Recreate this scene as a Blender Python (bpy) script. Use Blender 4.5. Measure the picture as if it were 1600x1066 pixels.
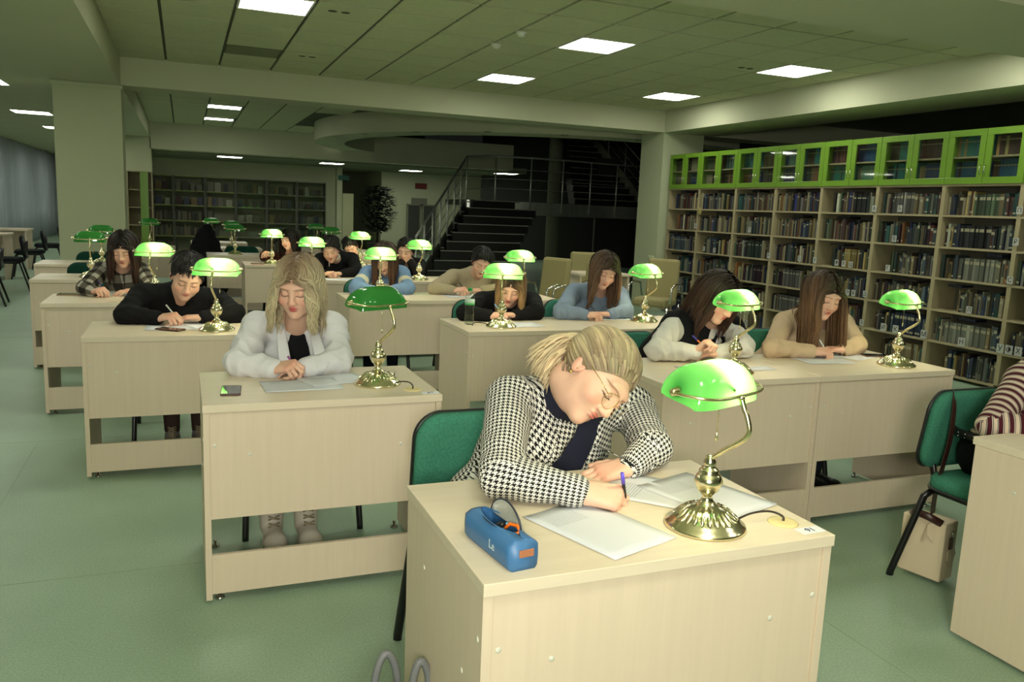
import bpy, bmesh, math, random
import numpy as np
from mathutils import Vector, Matrix
random.seed(7); NR=np.random.RandomState(11)
sc=bpy.context.scene
for o in list(bpy.data.objects): bpy.data.objects.remove(o)
COL=sc.collection
PI=math.pi
# ---------------------------------------------------------------- camera
FPX=1262.46
YAW,PITCH,ROLL=[math.radians(a) for a in (22.234,-9.173,2.396)]
CAMZ=1.471
def _axes():
    cy,sy=math.cos(YAW),math.sin(YAW)
    f=Vector((sy*math.cos(PITCH),cy*math.cos(PITCH),math.sin(PITCH)))
    r=Vector((cy,-sy,0)); u=r.cross(f)
    c,s=math.cos(ROLL),math.sin(ROLL)
    return c*r+s*u, -s*r+c*u, f
CR,CU,CF=_axes()
cam_d=bpy.data.cameras.new('camera'); cam=bpy.data.objects.new('camera',cam_d); COL.objects.link(cam)
cam_d.sensor_width=36; cam_d.lens=36*FPX/1600; cam_d.clip_start=.05; cam_d.clip_end=200
m=Matrix.Identity(4)
for i in range(3): m[i][0]=CR[i]; m[i][1]=CU[i]; m[i][2]=-CF[i]
m[2][3]=CAMZ
cam.matrix_world=m; sc.camera=cam
def _ray(px,py): return CR*((px-800)/FPX)-CU*((py-533)/FPX)+CF
def at_z(px,py,z): d=_ray(px,py); return Vector((0,0,CAMZ))+d*((z-CAMZ)/d.z)
def at_y(px,py,y): d=_ray(px,py); return Vector((0,0,CAMZ))+d*(y/d.y)
def at_x(px,py,x): d=_ray(px,py); return Vector((0,0,CAMZ))+d*(x/d.x)
def vdir(r,u,t): return (CR*r+CU*u-CF*t).normalized()
# ---------------------------------------------------------------- world, exposure, big lights
w=bpy.data.worlds.new('world'); sc.world=w; w.use_nodes=True
w.node_tree.nodes['Background'].inputs[0].default_value=(.55,.6,.5,1); w.node_tree.nodes['Background'].inputs[1].default_value=.01
sc.view_settings.view_transform='Standard'; sc.view_settings.look='None'; sc.view_settings.gamma=1
sc.view_settings.use_curve_mapping=False; sc.view_settings.exposure=0.07
def area(name,loc,target,size,power,color,size_y=None):
    l=bpy.data.lights.new(name,'AREA'); l.energy=power; l.color=color; l.size=size
    if size_y: l.shape='RECTANGLE'; l.size_y=size_y
    o=bpy.data.objects.new(name,l); COL.objects.link(o); o.location=loc
    o.rotation_euler=(Vector(target)-Vector(loc)).to_track_quat('-Z','Y').to_euler(); return o
# the photographer's flash thrown off the ceiling and wall behind the camera
area('flash_bounce',(-.4,-1.2,2.3),(1.8,6,.95),1.8,8,(1,.965,.87))
area('flash_up',(-.3,-.9,1.7),(.7,1.5,3.1),.6,115,(1,.98,.84))
PANEL_L=19      # ceiling panels
BULB_L=150        # bulbs of the desk lamps
# ---------------------------------------------------------------- material helpers
MATS={}
def lin(c):
    return tuple(((x/255)/12.92 if x/255<=.04045 else ((x/255+.055)/1.055)**2.4) for x in c)
def mat(name,rgb,rough=.5,metal=0.,bump=None,var=None,spec=.5,alpha=None,trans=0.,emit=None,attr=None,objcol=False,coat=0.,sss=0.):
    if name in MATS: return MATS[name]
    M=bpy.data.materials.new(name); M.use_nodes=True; nt=M.node_tree; N=nt.nodes; L=nt.links
    b=N['Principled BSDF']; b.inputs['Roughness'].default_value=rough; b.inputs['Metallic'].default_value=metal
    b.inputs['Specular IOR Level'].default_value=spec; b.inputs['Coat Weight'].default_value=coat
    c=lin(rgb); b.inputs['Base Color'].default_value=(*c,1)
    if trans: b.inputs['Transmission Weight'].default_value=trans
    if alpha is not None: b.inputs['Alpha'].default_value=alpha
    if emit: b.inputs['Emission Color'].default_value=(*lin(emit[0]),1); b.inputs['Emission Strength'].default_value=emit[1]
    if sss:
        b.inputs['Subsurface Weight'].default_value=sss; b.inputs['Subsurface Scale'].default_value=.012
        b.inputs['Subsurface Radius'].default_value=(1,.35,.2)
    src=None
    if attr:
        a=N.new('ShaderNodeAttribute'); a.attribute_name=attr; src=a.outputs['Color']
    if objcol:
        a=N.new('ShaderNodeObjectInfo'); src=a.outputs['Color']
    tc=N.new('ShaderNodeTexCoord')
    if var:   # (scale xyz, amount, detail)
        mp=N.new('ShaderNodeMapping'); mp.inputs['Scale'].default_value=var[0]; L.new(tc.outputs['Object'],mp.inputs[0])
        nz=N.new('ShaderNodeTexNoise'); nz.inputs['Scale'].default_value=1; nz.inputs['Detail'].default_value=4; L.new(mp.outputs[0],nz.inputs['Vector'])
        mr=N.new('ShaderNodeMapRange'); mr.inputs[1].default_value=.3; mr.inputs[2].default_value=.7
        mr.inputs[3].default_value=1-var[1]; mr.inputs[4].default_value=1+var[1]*.5; L.new(nz.outputs['Fac'],mr.inputs[0])
        mx=N.new('ShaderNodeVectorMath'); mx.operation='SCALE'; L.new(mr.outputs[0],mx.inputs['Scale'])
        if src: L.new(src,mx.inputs[0])
        else: mx.inputs[0].default_value=c
        src=mx.outputs[0]
    if src: L.new(src,b.inputs['Base Color'])
    if bump:  # (scale, strength, distance)
        nz=N.new('ShaderNodeTexNoise'); nz.inputs['Scale'].default_value=bump[0]; nz.inputs['Detail'].default_value=3; L.new(tc.outputs['Object'],nz.inputs['Vector'])
        bp=N.new('ShaderNodeBump'); bp.inputs['Strength'].default_value=bump[1]; bp.inputs['Distance'].default_value=bump[2] if len(bump)>2 else .002
        L.new(nz.outputs['Fac'],bp.inputs['Height']); L.new(bp.outputs[0],b.inputs['Normal'])
    MATS[name]=M; return M
def nodes(M): return M.node_tree.nodes,M.node_tree.links,M.node_tree.nodes['Principled BSDF']
def math_node(N,L,op,a,b=None,c=None):
    n=N.new('ShaderNodeMath'); n.operation=op
    for i,x in enumerate((a,b,c)):
        if x is None: continue
        if isinstance(x,(int,float)): n.inputs[i].default_value=x
        else: L.new(x,n.inputs[i])
    return n.outputs[0]
def uv_xy(N,L):
    u=N.new('ShaderNodeUVMap'); s=N.new('ShaderNodeSeparateXYZ'); L.new(u.outputs[0],s.inputs[0]); return s.outputs[0],s.outputs[1]
def mixrgb(N,L,f,a,b):
    n=N.new('ShaderNodeMix'); n.data_type='RGBA'
    if isinstance(f,(int,float)): n.inputs[0].default_value=f
    else: L.new(f,n.inputs[0])
    for i,x in ((6,a),(7,b)):
        if isinstance(x,tuple): n.inputs[i].default_value=(*x[:3],1)
        else: L.new(x,n.inputs[i])
    return n.outputs[2]
# materials of the place
M_FLOOR=mat('linoleum_green',(146,170,146),.42,var=((3,3,3),.07),spec=.35,bump=(9,.05))
N,L,b=nodes(M_FLOOR)   # fine speckle over the mottling
tc=N.new('ShaderNodeTexCoord'); nz=N.new('ShaderNodeTexNoise'); nz.inputs['Scale'].default_value=130; nz.inputs['Detail'].default_value=2; L.new(tc.outputs['Object'],nz.inputs['Vector'])
src=b.inputs['Base Color'].links[0].from_socket
mr=N.new('ShaderNodeMapRange'); mr.inputs[1].default_value=.35; mr.inputs[2].default_value=.65; mr.inputs[3].default_value=.88; mr.inputs[4].default_value=1.1; L.new(nz.outputs['Fac'],mr.inputs[0])
sv=N.new('ShaderNodeVectorMath'); sv.operation='SCALE'; L.new(src,sv.inputs[0]); L.new(mr.outputs[0],sv.inputs['Scale']); L.new(sv.outputs[0],b.inputs['Base Color'])
M_WOODV=mat('pale_laminate_upright',(216,199,176),.5,var=((55,55,2.2),.035),spec=.3)
M_WOODH=mat('pale_laminate_top',(220,206,182),.38,var=((2.2,55,55),.05),spec=.4)
M_WALL=mat('painted_wall',(184,190,158),.85,var=((1.2,1.2,1.2),.03),spec=.2)
M_BEAM=mat('painted_beam',(192,194,166),.85,var=((1.2,1.2,1.2),.03),spec=.2)
M_TILE=mat('ceiling_tile',(194,196,164),.95,bump=(220,.25,.001),var=((14,14,14),.05),spec=.1)
M_GRID=mat('ceiling_grid',(66,68,48),.7)
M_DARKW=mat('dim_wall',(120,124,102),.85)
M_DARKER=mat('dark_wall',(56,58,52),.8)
M_BRASS=mat('polished_brass',(238,230,194),.2,1.,var=((8,8,8),.05))
M_BRASSD=mat('brass_rod',(236,224,180),.24,1.)
M_CHROME=mat('chrome',(200,200,198),.14,1.)
M_RAIL=mat('satin_steel_rail',(226,226,218),.42,.75)
M_STEEL=mat('brushed_steel_fascia',(206,208,200),.3,.7,var=((9,9,.2),.15))
M_BLACKP=mat('black_plastic',(22,22,24),.4,bump=(160,.1))
M_BLACKM=mat('black_frame_tube',(16,16,17),.32)
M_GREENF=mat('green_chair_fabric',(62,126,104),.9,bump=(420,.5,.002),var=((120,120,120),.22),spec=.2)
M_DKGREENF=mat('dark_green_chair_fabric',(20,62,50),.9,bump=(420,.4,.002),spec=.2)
M_DKFAB=mat('dark_chair_fabric',(26,32,34),.9,bump=(300,.3,.002),spec=.2)
M_SHELFW=mat('bookcase_laminate',(158,147,116),.55,var=((30,30,3),.05),spec=.3)
M_SHELFB=mat('bookcase_back_board',(104,102,88),.7)
M_LIME=mat('lime_green_door',(104,142,40),.3,spec=.5,coat=.2)
M_OLIVE=mat('olive_green_shelf_edge',(112,126,58),.5)
M_CARD=mat('white_card',(176,178,172),.8)
M_INK=mat('black_print',(20,20,24),.8)
M_PAPER=mat('white_paper',(222,224,230),.8,spec=.2)
M_WHITEP=mat('white_plastic',(214,214,200),.45)
M_CREAMP=mat('cream_plastic',(226,208,150),.4)
M_CABLE=mat('dark_cable',(44,36,30),.5)
M_BEIGEUP=mat('beige_upholstery',(150,140,96),.8,bump=(200,.2))
M_PLANT=mat('dark_foliage',(20,30,20),.7)
M_STONE=mat('dark_stair_stone',(40,40,38),.25)
M_STONEE=mat('stair_nosing',(160,160,150),.3)
M_CURT=mat('pale_blue_curtain',(176,184,198),.9,var=((3,3,.4),.06),spec=.1)
# glass of the doors
M_GLASS=bpy.data.materials.new('clear_glass'); M_GLASS.use_nodes=True
N=M_GLASS.node_tree.nodes; L=M_GLASS.node_tree.links; N.remove(N['Principled BSDF'])
tr=N.new('ShaderNodeBsdfTransparent'); tr.inputs[0].default_value=(.9,.93,.9,1); gl=N.new('ShaderNodeBsdfGlossy'); gl.inputs['Roughness'].default_value=.03
lw=N.new('ShaderNodeLayerWeight'); lw.inputs[0].default_value=.5; fr=math_node(N,L,'ADD',math_node(N,L,'MULTIPLY',math_node(N,L,'POWER',lw.outputs['Facing'],4.),.7),.05); mx=N.new('ShaderNodeMixShader'); L.new(fr,mx.inputs[0]); L.new(tr.outputs[0],mx.inputs[1]); L.new(gl.outputs[0],mx.inputs[2]); L.new(mx.outputs[0],N['Material Output'].inputs[0])
# ceiling panel
M_PANEL=bpy.data.materials.new('lit_ceiling_panel'); M_PANEL.use_nodes=True
N,L,b=nodes(M_PANEL); b.inputs['Base Color'].default_value=(.8,.8,.8,1); b.inputs['Emission Color'].default_value=(1,1,.86,1); b.inputs['Emission Strength'].default_value=PANEL_L
M_SPOT=mat('lit_downlight',(255,250,235),.5,emit=((255,250,235),60))
# opal green glass of the banker lamps: lets the bulb's light through
def shade_mat():
    M=bpy.data.materials.new('green_opal_glass'); M.use_nodes=True; N=M.node_tree.nodes; L=M.node_tree.links
    N.remove(N['Principled BSDF'])
    geo=N.new('ShaderNodeNewGeometry')
    df=N.new('ShaderNodeBsdfDiffuse'); tl=N.new('ShaderNodeBsdfTranslucent'); gs=N.new('ShaderNodeBsdfGlossy'); gs.inputs['Roughness'].default_value=.06
    df.inputs[0].default_value=(.004,.115,.035,1); tl.inputs[0].default_value=(.27,.95,.24,1)
    m1=N.new('ShaderNodeMixShader'); m1.inputs[0].default_value=.5; L.new(df.outputs[0],m1.inputs[1]); L.new(tl.outputs[0],m1.inputs[2])
    lw=N.new('ShaderNodeLayerWeight'); lw.inputs[0].default_value=.5; fr=math_node(N,L,'ADD',math_node(N,L,'MULTIPLY',math_node(N,L,'POWER',lw.outputs['Facing'],4.),.6),.045)
    m2=N.new('ShaderNodeMixShader'); L.new(fr,m2.inputs[0]); L.new(m1.outputs[0],m2.inputs[1]); L.new(gs.outputs[0],m2.inputs[2])
    L.new(m2.outputs[0],N['Material Output'].inputs[0]); return M
M_SHADE=shade_mat()
def inner_mat():
    M=bpy.data.materials.new('white_opal_lining'); M.use_nodes=True; N=M.node_tree.nodes; L=M.node_tree.links
    N.remove(N['Principled BSDF'])
    df=N.new('ShaderNodeBsdfDiffuse'); tl=N.new('ShaderNodeBsdfTranslucent'); df.inputs[0].default_value=(.8,.82,.7,1); tl.inputs[0].default_value=(.9,.95,.8,1)
    m1=N.new('ShaderNodeMixShader'); m1.inputs[0].default_value=.5; L.new(df.outputs[0],m1.inputs[1]); L.new(tl.outputs[0],m1.inputs[2]); L.new(m1.outputs[0],N['Material Output'].inputs[0]); return M
# ---------------------------------------------------------------- mesh helpers
def link(o,parent=None):
    COL.objects.link(o)
    if parent is not None: o.parent=parent
    return o
def tag(o,label=None,cat=None,group=None,kind=None):
    if label: o['label']=label
    if cat: o['category']=cat
    if group: o['group']=group
    if kind: o['kind']=kind
    return o
def empty(name,loc=(0,0,0),rz=0,label=None,cat=None,group=None):
    o=bpy.data.objects.new(name,None); o.empty_display_size=.05; COL.objects.link(o); o.location=loc; o.rotation_euler=(0,0,rz)
    return tag(o,label,cat,group)
class MB:
    """collects faces, then builds ONE mesh object"""
    def __init__(s): s.v=[];s.f=[];s.mi=[];s.sm=[]
    def add(s,vs,fs,mi=0,smooth=False):
        n=len(s.v); s.v+=[tuple(v) for v in vs]; s.f+=[tuple(i+n for i in f) for f in fs]; s.mi+=[mi]*len(fs); s.sm+=[smooth]*len(fs); return s
    def box(s,x0,x1,y0,y1,z0,z1,mi=0,bev=0,M=None):
        if bev:
            bm=bmesh.new(); bmesh.ops.create_cube(bm,size=1)
            for v in bm.verts: v.co=Vector(((x0+x1)/2+v.co.x*(x1-x0),(y0+y1)/2+v.co.y*(y1-y0),(z0+z1)/2+v.co.z*(z1-z0)))
            bmesh.ops.bevel(bm,geom=bm.edges[:],offset=bev,segments=2,affect='EDGES',profile=.5)
            bm.verts.index_update(); vs=[v.co.copy() for v in bm.verts]; fs=[[v.index for v in f.verts] for f in bm.faces]; bm.free()
        else:
            vs=[Vector((x,y,z)) for x in (x0,x1) for y in (y0,y1) for z in (z0,z1)]
            fs=[(0,1,3,2),(4,6,7,5),(0,4,5,1),(2,3,7,6),(0,2,6,4),(1,5,7,3)]
        if M is not None: vs=[M@v for v in vs]
        return s.add(vs,fs,mi,False)
    def tube(s,pts,r,n=8,mi=0,cap=True,flat=None,closed=False):
        pts=[Vector(p) for p in pts]; k=len(pts); rs=r if isinstance(r,(list,tuple)) else [r]*k
        vs=[];fs=[]; prev=None
        for i,p in enumerate(pts):
            a=pts[(i-1)%k] if (i>0 or closed) else p; c=pts[(i+1)%k] if (i<k-1 or closed) else p
            t=(c-a)
            t=t.normalized() if t.length>1e-9 else Vector((0,0,1))
            if prev is None:
                up=Vector((0,0,1)) if abs(t.z)<.9 else Vector((1,0,0)); nrm=(up-t*up.dot(t)).normalized()
            else:
                nrm=prev-t*prev.dot(t); nrm=nrm.normalized() if nrm.length>1e-6 else Vector((1,0,0))
            prev=nrm; bn=t.cross(nrm)
            for j in range(n):
                a_=2*PI*j/n; e=1 if flat is None else flat
                vs.append(p+(nrm*math.cos(a_)*e+bn*math.sin(a_))*rs[i])
        for i in range(k if closed else k-1):
            for j in range(n):
                a_=i*n+j; b_=i*n+(j+1)%n; i2=((i+1)%k)*n
                fs.append((a_,b_,i2+(j+1)%n,i2+j))
        if cap and not closed: fs.append(tuple(range(n))[::-1]); fs.append(tuple((k-1)*n+j for j in range(n)))
        return s.add(vs,fs,mi,True)
    def lathe(s,prof,n=28,c=(0,0,0),mi=0,rib=None):
        vs=[];fs=[];k=len(prof)
        for i,(r,z) in enumerate(prof):
            for j in range(n):
                a=2*PI*j/n; rr=r
                if rib and rib[0]<=i<=rib[1]: rr=r*(1+rib[3]*math.cos(rib[2]*a))
                vs.append(Vector((c[0]+rr*math.cos(a),c[1]+rr*math.sin(a),c[2]+z)))
        for i in range(k-1):
            for j in range(n): fs.append((i*n+j,i*n+(j+1)%n,(i+1)*n+(j+1)%n,(i+1)*n+j))
        if prof[0][0]>1e-5: fs.append(tuple(range(n))[::-1])
        if prof[-1][0]>1e-5: fs.append(tuple((k-1)*n+j for j in range(n)))
        return s.add(vs,fs,mi,True)
    def prism(s,poly,z0,z1,M=None,mi=0,smooth=False):
        n=len(poly); vs=[Vector((x,y,z)) for z in (z0,z1) for x,y in poly]
        fs=[tuple(range(n))[::-1],tuple(range(n,2*n))]+[(i,(i+1)%n,n+(i+1)%n,n+i) for i in range(n)]
        if M is not None: vs=[M@v for v in vs]
        return s.add(vs,fs,mi,smooth)
    def mesh(s,name,mats):
        me=bpy.data.meshes.new(name); me.from_pydata([tuple(v) for v in s.v],[],s.f)
        for m in (mats if isinstance(mats,(list,tuple)) else [mats]): me.materials.append(m)
        me.polygons.foreach_set('material_index',s.mi); me.polygons.foreach_set('use_smooth',s.sm)
        me.update(); return me
    def build(s,name,mats,parent=None,loc=None,smooth_angle=None):
        me=s.mesh(name,mats); o=bpy.data.objects.new(name,me); link(o,parent)
        if loc is not None: o.location=loc
        return o
def inst(name,me,parent=None,loc=(0,0,0),rz=0,scale=None):
    o=bpy.data.objects.new(name,me); link(o,parent); o.location=loc; o.rotation_euler=(0,0,rz)
    if scale: o.scale=scale
    return o
def copy_tree(o,parent=None):
    c=o.copy(); COL.objects.link(c); c.parent=parent
    for ch in list(o.children): copy_tree(ch,c)
    return c
def structure(mb,name,mats): return tag(mb.build(name,mats),kind='structure')
# ================================================================ THE ROOM
CH=3.08; BZ=2.75      # ceiling height, underside of beams
structure(MB().box(-7,16,-5,34.2,-.1,0),'floor',M_FLOOR)
fl=bpy.data.objects['floor']
for i,(a,b_) in enumerate([((-7,3.34),(16,3.34)),((-7,5.34),(16,5.34)),((-.83,-5),(-.83,5.3)),((-7,9.3),(16,9.3)),((2.2,-5),(2.2,3.3)),((-7,1.2),(16,1.2))]):
    d=.0025
    MB().box(a[0]-(d if a[0]==b_[0] else 0),b_[0]+(d if a[0]==b_[0] else 0),a[1]-(d if a[1]==b_[1] else 0),b_[1]+(d if a[1]==b_[1] else 0),0,.0007).build('floor_seam',mat('seam_weld',(138,156,132),.5),fl)
# suspended ceilings: grid board with single tiles below
tile_me=MB().box(-.286,.286,-.286,.286,-.004,.012,bev=.002).mesh('ceiling_tile',M_TILE)
LIGHTS1=[(.745,7.32),(3.745,7.32),(3.745,9.72),(6.145,7.32),(6.145,9.72),(6.145,4.92),(3.745,4.92),(.745,4.92),(.745,.42),(3.745,.42),(6.145,.42)]
VENT=(.745,9.72)
def ceiling(name,x0,x1,y0,y1,z,lights,skip=lambda x,y:False,ox=3.445,oy=7.02):
    c=structure(MB().box(x0,x1,y0,y1,z+.012,z+.06),name,M_GRID)
    i0=math.floor((x0-ox)/.6); i1=math.ceil((x1-ox)/.6); j0=math.floor((y0-oy)/.6); j1=math.ceil((y1-oy)/.6)
    for i in range(i0,i1):
        for j in range(j0,j1):
            x=ox+.6*i+.3; y=oy+.6*j+.3
            if skip(x,y) or any(abs(x-a)<.3 and abs(y-b2)<.3 for a,b2 in lights): continue
            if x-.3<x0-.01 or x+.3>x1+.01 or y-.3<y0-.01 or y+.3>y1+.01:   # cut tile at the edge
                ax,bx=max(x-.291,x0),min(x+.291,x1); ay,by=max(y-.291,y0),min(y+.291,y1)
                if bx-ax<.04 or by-ay<.04: continue
                o=inst('ceiling_tile',tile_me,c,((ax+bx)/2,(ay+by)/2,z)); o.scale=((bx-ax)/.582,(by-ay)/.582,1)
            else: inst('ceiling_tile',tile_me,c,(x,y,z))
    return c
c1=ceiling('ceiling_main',-.66,6.88,1.0,11.0,CH,LIGHTS1+[VENT])
LIGHTS2=[(.72,15.8),(.72,18.3)]
RC=(7.5,17.0)
c2=ceiling('ceiling_second_bay',-.66,6.9,11.5,20,CH,LIGHTS2,skip=lambda x,y: math.hypot(x-RC[0],y-RC[1])<5.2)
# keep the grid board of bay two out of the stair opening: rebuild it as strips
me=c2.data
mb=MB()
for k in range(34):
    y=11.5+k*.25; yc=y+.125
    dx=math.sqrt(max(0,4.9**2-(yc-RC[1])**2)); x1=RC[0]-dx if dx>0 else 6.9
    mb.box(-.66,min(6.9,x1),y,y+.25,CH+.012,CH+.06)
c2.data=mb.mesh('ceiling_second_bay',M_GRID)
structure(MB().box(-.66,6.88,-4.9,1.0,CH,CH+.06),'ceiling_behind',M_TILE)
# light fittings
fr=MB(); 
for a in (-1,1):
    fr.box(-.29,.29,a*.283-.009,a*.283+.009,-.006,.01); fr.box(a*.283-.009,a*.283+.009,-.272,.272,-.006,.01)
fr_me=fr.mesh('frame',M_WHITEP); df_me=MB().box(-.273,.273,-.273,.273,-.002,.008).mesh('diffuser',M_PANEL)
def panel_light(x,y,z,label,group):
    t=empty('ceiling_light',(x,y,z),0,label,'ceiling light',group)
    inst('frame',fr_me,t); inst('diffuser',df_me,t)
names1=['square lit ceiling panel at the top edge above the pale vent','large square lit ceiling panel in the middle of the tiled ceiling','lit ceiling panel behind the large middle one, nearer the long cross beam','lit ceiling panel near the right beam, closest to the green cupboards','lit ceiling panel in the far right corner beside the pillar','lit ceiling panel mostly hidden behind the nearest cross beam at right']
for i,(x,y) in enumerate(LIGHTS1):
    panel_light(x,y,CH,names1[i] if i<6 else 'unseen square ceiling panel over the photographer, %s column, %s row'%({.745:'left',3.745:'middle',6.145:'right'}[x],{4.92:'beam side',.42:'overhead',-2:'rear'}[y]),'square panels in the main ceiling')
for (x,y),l in zip(LIGHTS2,['lit panel beyond the cross beam, the nearer of two over the left shelves','lit panel beyond the cross beam, the farther of two near the back beam']): panel_light(x,y,CH,l,'panels in the second bay')
for (x,y),l in zip([(-2.3,8.6),(-2.25,11.75),(-2.3,15.85),(-2.3,19.2)],['lit panel in the low left ceiling before the column','lit panel cut by the left frame edge in the low ceiling','long looking lit panel just left of the big column','small far lit panel left of the big column']): panel_light(x,y,BZ,l,'panels in the low left ceiling')
for y in (5.0,22.4,26,29.6): panel_light(-2.3,y,BZ,'added unseen panel of the low left ceiling, '+{5.0:'nearest of all, above the frame edge',22.4:'first one wholly behind the column',26:'second one wholly behind the column',29.6:'last one before the end wall'}[y],'panels in the low left ceiling')  # unseen panels, added to brighten the curtain and left aisle
for (x,y),l in zip([(1.05,20.9),(3.5,21.1),(5.95,22.6),(8.2,21.0)],['far lit strip panel above the back glass cabinets','far lit strip panel above the dark doorway','far lit strip panel above the red exit sign','far lit strip panel seen behind the stair railing']): panel_light(x,y,2.455,l,'far panels under the low back ceiling')
# air vent, smoke detectors
t=empty('ceiling_vent',(*VENT,CH),0,'pale slatted air vent panel set in the tiled ceiling','vent')
MB().box(-.28,.28,-.28,.28,.0,.01).build('backing',mat('vent_grey',(98,104,76),.8),t)
for k in range(12): MB().box(-.27,.27,-.25+k*.043,-.232+k*.043,-.008,.001).build('slat',mat('vent_slat',(116,122,88),.7),t)
for (px,py),l in (((815,50),'round smoke detector nearer the camera on the tiled ceiling'),((776,69),'round smoke detector farther back on the tiled ceiling')):
    p=at_z(px,py,CH); t=empty('smoke_detector',(p.x,p.y,CH),0,l,'smoke detector','smoke detectors on the tiles')
    MB().lathe([(.05,0),(.05,-.012),(.036,-.02),(.034,-.036),(.018,-.044),(0.001,-.046)][::-1],20).build('body',M_WHITEP,t); MB().lathe([(.058,-.004),(.058,0.001)],20).build('base',M_WHITEP,t)
nsens=[0]
for px,py in ((1060/2,36/2),(960/2,176/2),(1165,106)):
    p=at_z(px,py,CH)
    for s in (-1,1): nsens[0]+=1; tag(MB().lathe([(.035,0),(.04,-.004),(.03,-.007),(0.001,-.008)][::-1],16,(p.x+s*.055,p.y,CH)).build('ceiling_sensor',M_GRID),['left disc of the sensor pair by the first ceiling panel','right disc of the sensor pair by the first ceiling panel','left disc of the sensor pair by the air vent','right disc of the sensor pair by the air vent','left disc of the sensor pair near the right beam','right disc of the sensor pair near the right beam'][nsens[0]-1],'sensor','paired sensor discs on the ceiling')
# beams and lower ceilings
structure(MB().box(-.66,12.5,11.0,11.5,BZ,CH+.06),'beam_cross',M_BEAM)
structure(MB().box(6.88,7.75,-4.9,11.0,BZ,CH+.06),'beam_right',M_BEAM)
structure(MB().box(-.66,6.88,3.45,4.42,BZ,CH+.02),'beam_near',M_BEAM)
structure(MB().box(-6.9,-.66,-4.9,34.1,BZ,CH+.06),'ceiling_left_low',M_BEAM)
structure(MB().box(-.66,8.0,20,20.5,2.5,CH+.06),'beam_back',M_BEAM)
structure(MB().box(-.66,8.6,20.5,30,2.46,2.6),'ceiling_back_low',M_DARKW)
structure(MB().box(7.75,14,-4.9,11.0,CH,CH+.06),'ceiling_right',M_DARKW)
# columns
structure(MB().box(6.88,7.61,11.0,11.66,0,BZ),'column_right',M_WALL)
structure(MB().box(-1.38,-.66,11.0,11.5,0,BZ).box(-1.40,-.64,10.98,11.52,BZ-.05,BZ-.01),'column_left',M_WALL)
structure(MB().box(-1.2,-.64,20,20.6,0,BZ),'column_far_left',M_WALL)
# walls
structure(MB().box(-4.4,-4.3,-5,34,0,BZ),'wall_left',M_WALL)
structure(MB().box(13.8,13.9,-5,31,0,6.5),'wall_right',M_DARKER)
structure(MB().box(-7,14,-5.1,-5,0,3.2),'wall_rear',M_WALL)
structure(MB().box(-1.2,4.1,23.5,23.6,0,2.5).box(-1.25,-1.2,20.6,34,0,BZ).box(-4.3,-1.2,34,34.1,0,BZ).box(4.0,4.15,23.2,27,0,2.5),'wall_back',M_WALL)
structure(MB().box(4.1,5.7,27,27.1,0,2.5),'wall_back_recess',M_DARKW)
structure(MB().box(5.55,5.7,24.5,27,0,2.5).box(5.7,13.8,24.5,24.6,0,2.5),'wall_back_right',M_WALL)
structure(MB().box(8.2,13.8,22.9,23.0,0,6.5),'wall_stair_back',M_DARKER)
# curtain of many folds along the left windows
mb=MB(); n=420; y0,y1=7.5,33.5; 
vs=[];fs=[]
for i in range(n+1):
    y=y0+(y1-y0)*i/n; a=.045*math.sin(i*1.35)+.02*math.sin(i*.37+1)
    for z in (.02,.9,1.8,BZ-.01): vs.append((-4.12+a*(1.1-.15*z),y,z))
for i in range(n):
    for k in range(3): q=i*4+k; fs.append((q,q+4,q+5,q+1))
mb.add(vs,fs,0,True); t=mb.build('curtain',M_CURT); tag(t,'long pale blue grey pleated curtain covering the left windows','curtain')
s=t.modifiers.new('t','SOLIDIFY'); s.thickness=.004
tag(MB().tube([(-4.12,7.4,BZ-.03),(-4.12,33.6,BZ-.03)],.012,8).build('curtain_rail',M_WHITEP),'thin white rail carrying the pale blue curtain','rail')
# round soffit over the stair with its downlights
def arc_ring(r0,r1,z0,z1,a0,a1,n,mb,mi=0):
    vs=[];fs=[]
    for i in range(n+1):
        a=a0+(a1-a0)*i/n
        for r,z in ((r0,z0),(r1,z0),(r1,z1),(r0,z1)): vs.append((RC[0]+r*math.cos(a),RC[1]+r*math.sin(a),z))
    for i in range(n):
        for k in range(4): fs.append((i*4+k,i*4+(k+1)%4,(i+1)*4+(k+1)%4,(i+1)*4+k))
    mb.add(vs,fs,mi,False); return mb
mb=arc_ring(4.35,4.98,BZ-.02,CH+.02,PI*.62,PI*1.62,72,MB())
structure(mb,'ceiling_round_soffit',M_BEAM)
mb=arc_ring(4.35,4.45,CH,6.4,PI*.62,PI*1.62,60,MB()); structure(mb,'wall_stairwell_drum',M_DARKER)
structure(MB().box(2,14,11.5,24,6.4,6.5),'ceiling_stairwell',M_DARKER)
for k,(px,py) in enumerate([(501,221),(520,213),(513,228),(570,209),(650,206),(761,206),(882,211),(998,219)]):
    p=at_z(px,py,BZ-.02)
    t=empty('downlight',(p.x,p.y,BZ-.02),0,['small round downlight at the left tip of the curved soffit','small downlight above the bright panel at the soffit tip','small downlight below the bright panel at the soffit tip','downlight on the curved soffit right of the tip','downlight on the curved soffit above the stair handrail bend','downlight on the curved soffit above the steel landing','downlight on the curved soffit above the dark round stair column','downlight on the soffit touching the right pillar edge'][k],'downlight','downlights round the curved soffit')
    MB().lathe([(.045,-.004),(.07,-.004),(.07,0),(.045,0)],20).build('trim_ring',M_CHROME,t)
    MB().lathe([(.001,-.002),(.05,-.002)],20).build('bulb',M_SPOT,t)
t=empty('wall_lamp',at_y(528,222,19.9),0,'bright slanted tube lamp beside the soffit tip','lamp')
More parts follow.
